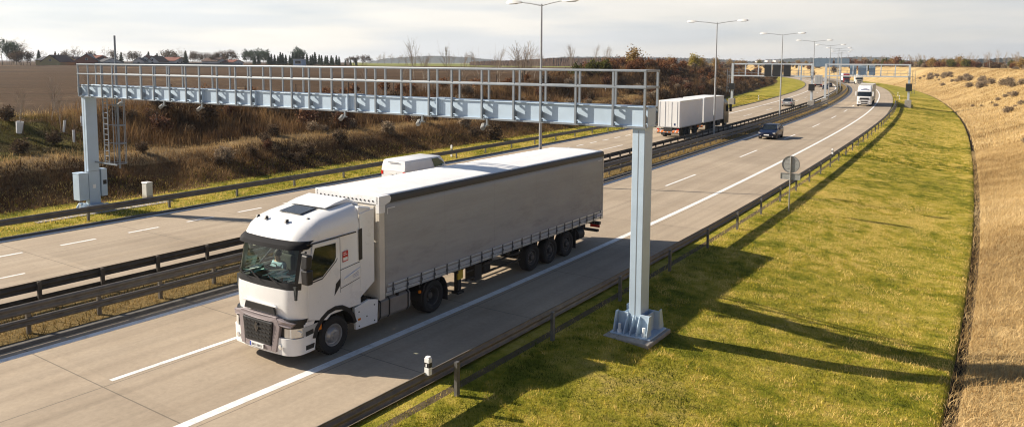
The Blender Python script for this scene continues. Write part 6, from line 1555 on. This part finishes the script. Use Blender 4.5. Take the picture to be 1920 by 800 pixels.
random.seed(77)
for k in range(70):
    px = random.uniform(1385, 1660); d = random.uniform(430, 760)
    far_plant(random.choice(['rust0', 'dark0', 'grey1', 'dark1', 'red0', 'green1']), px, d, random.uniform(114, 123), 'brown thicket far behind the portals where the motorway bends away', 'far thickets behind the portals', base=5.6, h0=2.2)
M_BRICK = mat('brick_red', (.27, .10, .06), .9, noise=.15, nscale=.6); M_RENDY = mat('ochre_render', (.45, .36, .17), .9, noise=.1, nscale=.5); M_RENDW = mat('white_render', (.62, .61, .58), .9, noise=.08, nscale=.5); M_ROOFB = mat('brown_tiles', (.10, .055, .04), .85, noise=.2, nscale=1); M_ROOFG = mat('grey_slates', (.075, .08, .09), .8, noise=.2, nscale=1); M_ROOFR = mat('red_tiles', (.20, .065, .04), .85, noise=.2, nscale=1); M_WINDOW = mat('house_window', (.02, .022, .025), .1)
def house(px, d, w, dep, hw, hr, wall, roof, label, yaw=0.0, base=5.6, windows=2, chimney=True):
    x, y = far_xy(px, d); r = empty('house', Matrix.Translation((x, y, base - .3)) @ Matrix.Rotation(yaw, 4, 'Z'), label, 'house')
    b = MB(); b.prism([(-w / 2, 0), (w / 2, 0), (w / 2, hw), (0, hw + hr), (-w / 2, hw)], 'y', 0, dep); b.build('wall', wall, r)
    b = MB(); k = hr / (w / 2)
    for sg in (1, -1): b.prism([(0, hw + hr + .02), (sg * (w / 2 + .4), hw - .4 * k + .02), (sg * (w / 2 + .4), hw - .4 * k + .25), (0, hw + hr + .27)], 'y', -.35, dep + .35)
    rf = b.build('roof', roof, r)
    if chimney: MB().box(-.9, -.4, dep * .4, dep * .4 + .5, hw + hr * .5, hw + hr + .8).build('chimney', M_BRICK, rf)
    for i in range(windows):
        xx = (i - (windows - 1) / 2) * w / (windows + .6); f = MB().box(xx - .65, xx + .65, -.05, .02, hw * .55 - .7, hw * .55 + .7).build('window', M_RENDW, r); MB().box(xx - .52, xx + .52, -.07, -.052, hw * .55 - .57, hw * .55 + .57).build('pane', M_WINDOW, f)
    if hr > 2: f = MB().box(-.5, .5, -.05, .02, hw + .2, hw + 1.2).build('window', M_RENDW, r); MB().box(-.4, .4, -.07, -.052, hw + .3, hw + 1.1).build('pane', M_WINDOW, f)
house(97, 345, 8.2, 13, 1.6, 2.9, M_RENDY, M_ROOFB, 'ochre gabled house with brown roof at the field edge', .05, windows=0)
house(115, 352, 13, 7, 2.2, 1.6, M_RENDY, M_ROOFG, 'low building with grey roof adjoining the ochre gable', 1.5, windows=2)
house(136, 360, 6.5, 9, 2.0, 1.8, M_RENDY, M_ROOFB, 'small ochre house half hidden between two roofs', .1, windows=1)
house(165, 350, 9.0, 12, 2.2, 2.9, M_BRICK, M_ROOFG, 'brick gabled house with dark roof left of the mast', .35, windows=0)
house(195, 360, 16, 8, 2.2, 2.3, M_BRICK, M_ROOFR, 'long low house with red brown roof behind the mast', 1.45, windows=3)
house(214, 358, 12, 8, 1.6, 1.7, M_RENDW, M_ROOFG, 'low house with blue grey roof right of the mast', 1.3, windows=2)
house(262, 380, 5, 9, 2.0, 1.6, M_RENDW, M_ROOFG, 'small white house, left of the white gables', .1, windows=1)
house(275, 385, 6.5, 9, 2.0, 2.6, M_RENDW, M_ROOFR, 'white gabled house, left one of a pair', .1, windows=1)
house(288, 385, 6.5, 9, 2.0, 2.4, M_RENDW, M_ROOFB, 'white gabled house, right one of a pair', -.1, windows=1)
house(342, 400, 14, 8, 2.2, 1.8, M_RENDW, M_ROOFR, 'long house with faded red roof under the tall conifer', 1.5, windows=3)
house(418, 400, 12, 8, 2.2, 1.6, M_RENDW, M_ROOFB, 'low house with dark roof left of the conifer row', 1.5, windows=2)
house(448, 405, 13, 8, 1.6, 1.3, M_RENDW, M_ROOFR, 'low reddish shed at the left end of the conifer row', 1.5, windows=1)
def modern_house():
    x, y = far_xy(559, 380); r = empty('house', Matrix.Translation((x, y, 5.2)), 'pale blue block with dark glazing in the conifer row', 'house')
    MB().box(-2.2, 2.2, 0, 7, 0, 3.4).build('wall', mat('pale_blue_render', (.36, .46, .56), .8), r, bevel=.05); MB().box(-2.5, 2.5, -.3, 7.3, 3.4, 3.7).build('roof', M_RENDW, r); f = MB().box(-1.3, 1.6, -.05, .02, 1.3, 2.9).build('window', M_RENDW, r); MB().box(-1.2, 1.5, -.08, -.052, 1.4, 2.8).build('pane', M_WINDOW, f)
modern_house()
def garden_wall():
    b = MB(); x0, _ = far_xy(180, 342); x1, _ = far_xy(455, 342); b.box(x0, x1, 342, 342.4, 4.8, 6.7)
    o = b.build('garden_wall', mat('grey_green_fence', (.13, .15, .15), .9, noise=.15, nscale=.3)); tag(o, 'long grey garden wall in front of the village', 'wall')
garden_wall()
def mast():
    x, y = far_xy(836, 900); r = empty('radio_mast', Matrix.Translation((x, y, 3)), 'thin radio mast with antennas in front of the blue hill', 'mast')
    MB().cyl((0, 0, 0), (0, 0, 21), .45, .25, 8).build('tube', M_POLE, r); b = MB(); b.cyl((0, 0, 17), (0, 0, 19), 1.0, n=8); b.cyl((0, 0, 13.2), (0, 0, 15), .9, n=8); b.cyl((0, 0, 20), (0, 0, 22.5), .6, n=8); b.build('antenna', M_POLE, r)
mast()
# wooded hills
M_WOODS = ground_mat('far_woodland', [(.3, (.012, .018, .014)), (.5, (.026, .034, .026)), (.7, (.055, .052, .036))], .05, patch=.004, bump=1, bscale=.08, dist=3)
M_WOODBR = ground_mat('far_bare_woodland', [(.3, (.045, .026, .018)), (.5, (.085, .05, .032)), (.7, (.13, .085, .05))], .08, patch=.01, bump=1, bscale=.1, dist=3)
def hill(px0, px1, d, tops, m, label, depth=500, base=0.0, name='hill', jag=1.2):
    n = int((px1 - px0) * 1.2) + 2; pxs = np.linspace(px0, px1, n); tp = np.interp(pxs, *zip(*tops)); X0 = (pxs - 960) / FPX * d
    rowh = 253.1 - FPX * math.tan(PITCH) + (pxs - 960) * ROLL; zt = CAMH - (tp - rowh) / FPX * d
    rows = []; g = np.random.default_rng(int(px0) + 3); mrow = 9
    for k in range(mrow):
        f = k / (mrow - 1); y = d - depth * .5 * (1 - f) if f < 1 else d; kk = sm(0, 1, np.array(f)); z = base + (zt - base) * kk + g.normal(size=n) * jag * (.3 + .7 * f); rows.append(np.stack([X0 * (y / d), np.full(n, y), z], -1))
    for f in (.5, 1.0): rows.append(np.stack([X0 * (1 + f * depth / d), np.full(n, d + f * depth), zt + (base - zt) * f], -1))
    V = np.stack(rows, 0).reshape(-1, 3); mm = len(rows); i = np.arange(mm - 1)[:, None] * n + np.arange(n - 1)[None]; F = np.stack([i, i + 1, i + n + 1, i + n], -1).reshape(-1, 4)
    o = np_mesh(name, V, F, 4, m); tag(o, label, 'wooded hill', kind='structure')
hill(690, 960, 3600, [(690, 117), (720, 110), (770, 107), (810, 105), (840, 106), (880, 108), (930, 113), (960, 116)], M_WOODS, 'blue wooded hill behind the radio mast', jag=1.5)
hill(960, 1480, 2600, [(960, 117), (1000, 112), (1060, 107), (1150, 107), (1260, 109), (1330, 110), (1380, 114), (1480, 120)], M_WOODS, 'wooded ridge behind the birches', jag=1.5)
hill(1380, 1760, 3000, [(1380, 118), (1430, 113), (1480, 110), (1550, 109), (1600, 107), (1660, 108), (1680, 113), (1760, 116)], M_WOODS, 'wooded ridge with a few white houses behind the portals', jag=1.5)
hill(1640, 2150, 1300, [(1640, 118), (1700, 114), (1760, 112), (1850, 111), (1920, 107), (2000, 104), (2150, 102)], M_WOODS, 'long dark wood along the right skyline', jag=1.0, depth=400)
hill(880, 1230, 700, [(880, 116), (980, 113), (1040, 109), (1150, 109), (1230, 113)], M_WOODBR, 'brown leafless copse behind the birches', jag=.45, depth=120, base=4)
random.seed(14)
for px, py, d in ((1422, 116, 2500), (1440, 115, 2500), (1455, 115, 2500), (1776, 127, 900), (1837, 123, 900), (1845, 126, 900), (1886, 122, 900), (1897, 124, 850)):
    z = far_z(px, py, d); k = d / 900; house(px, d - 260 if d > 2000 else d, 5 * k, 6 * k, 1.8 * k, 1.2 * k, M_RENDW, M_ROOFG, 'tiny white house among the trees of the far skyline', .2, base=z - 1.2 * k, windows=0, chimney=False); bpy.data.objects[-1] if False else None
for o in bpy.data.objects:
    if o.name.split('.')[0] == 'house' and o.get('label', '').startswith('tiny white'): o['group'] = 'tiny white houses on the far skyline'
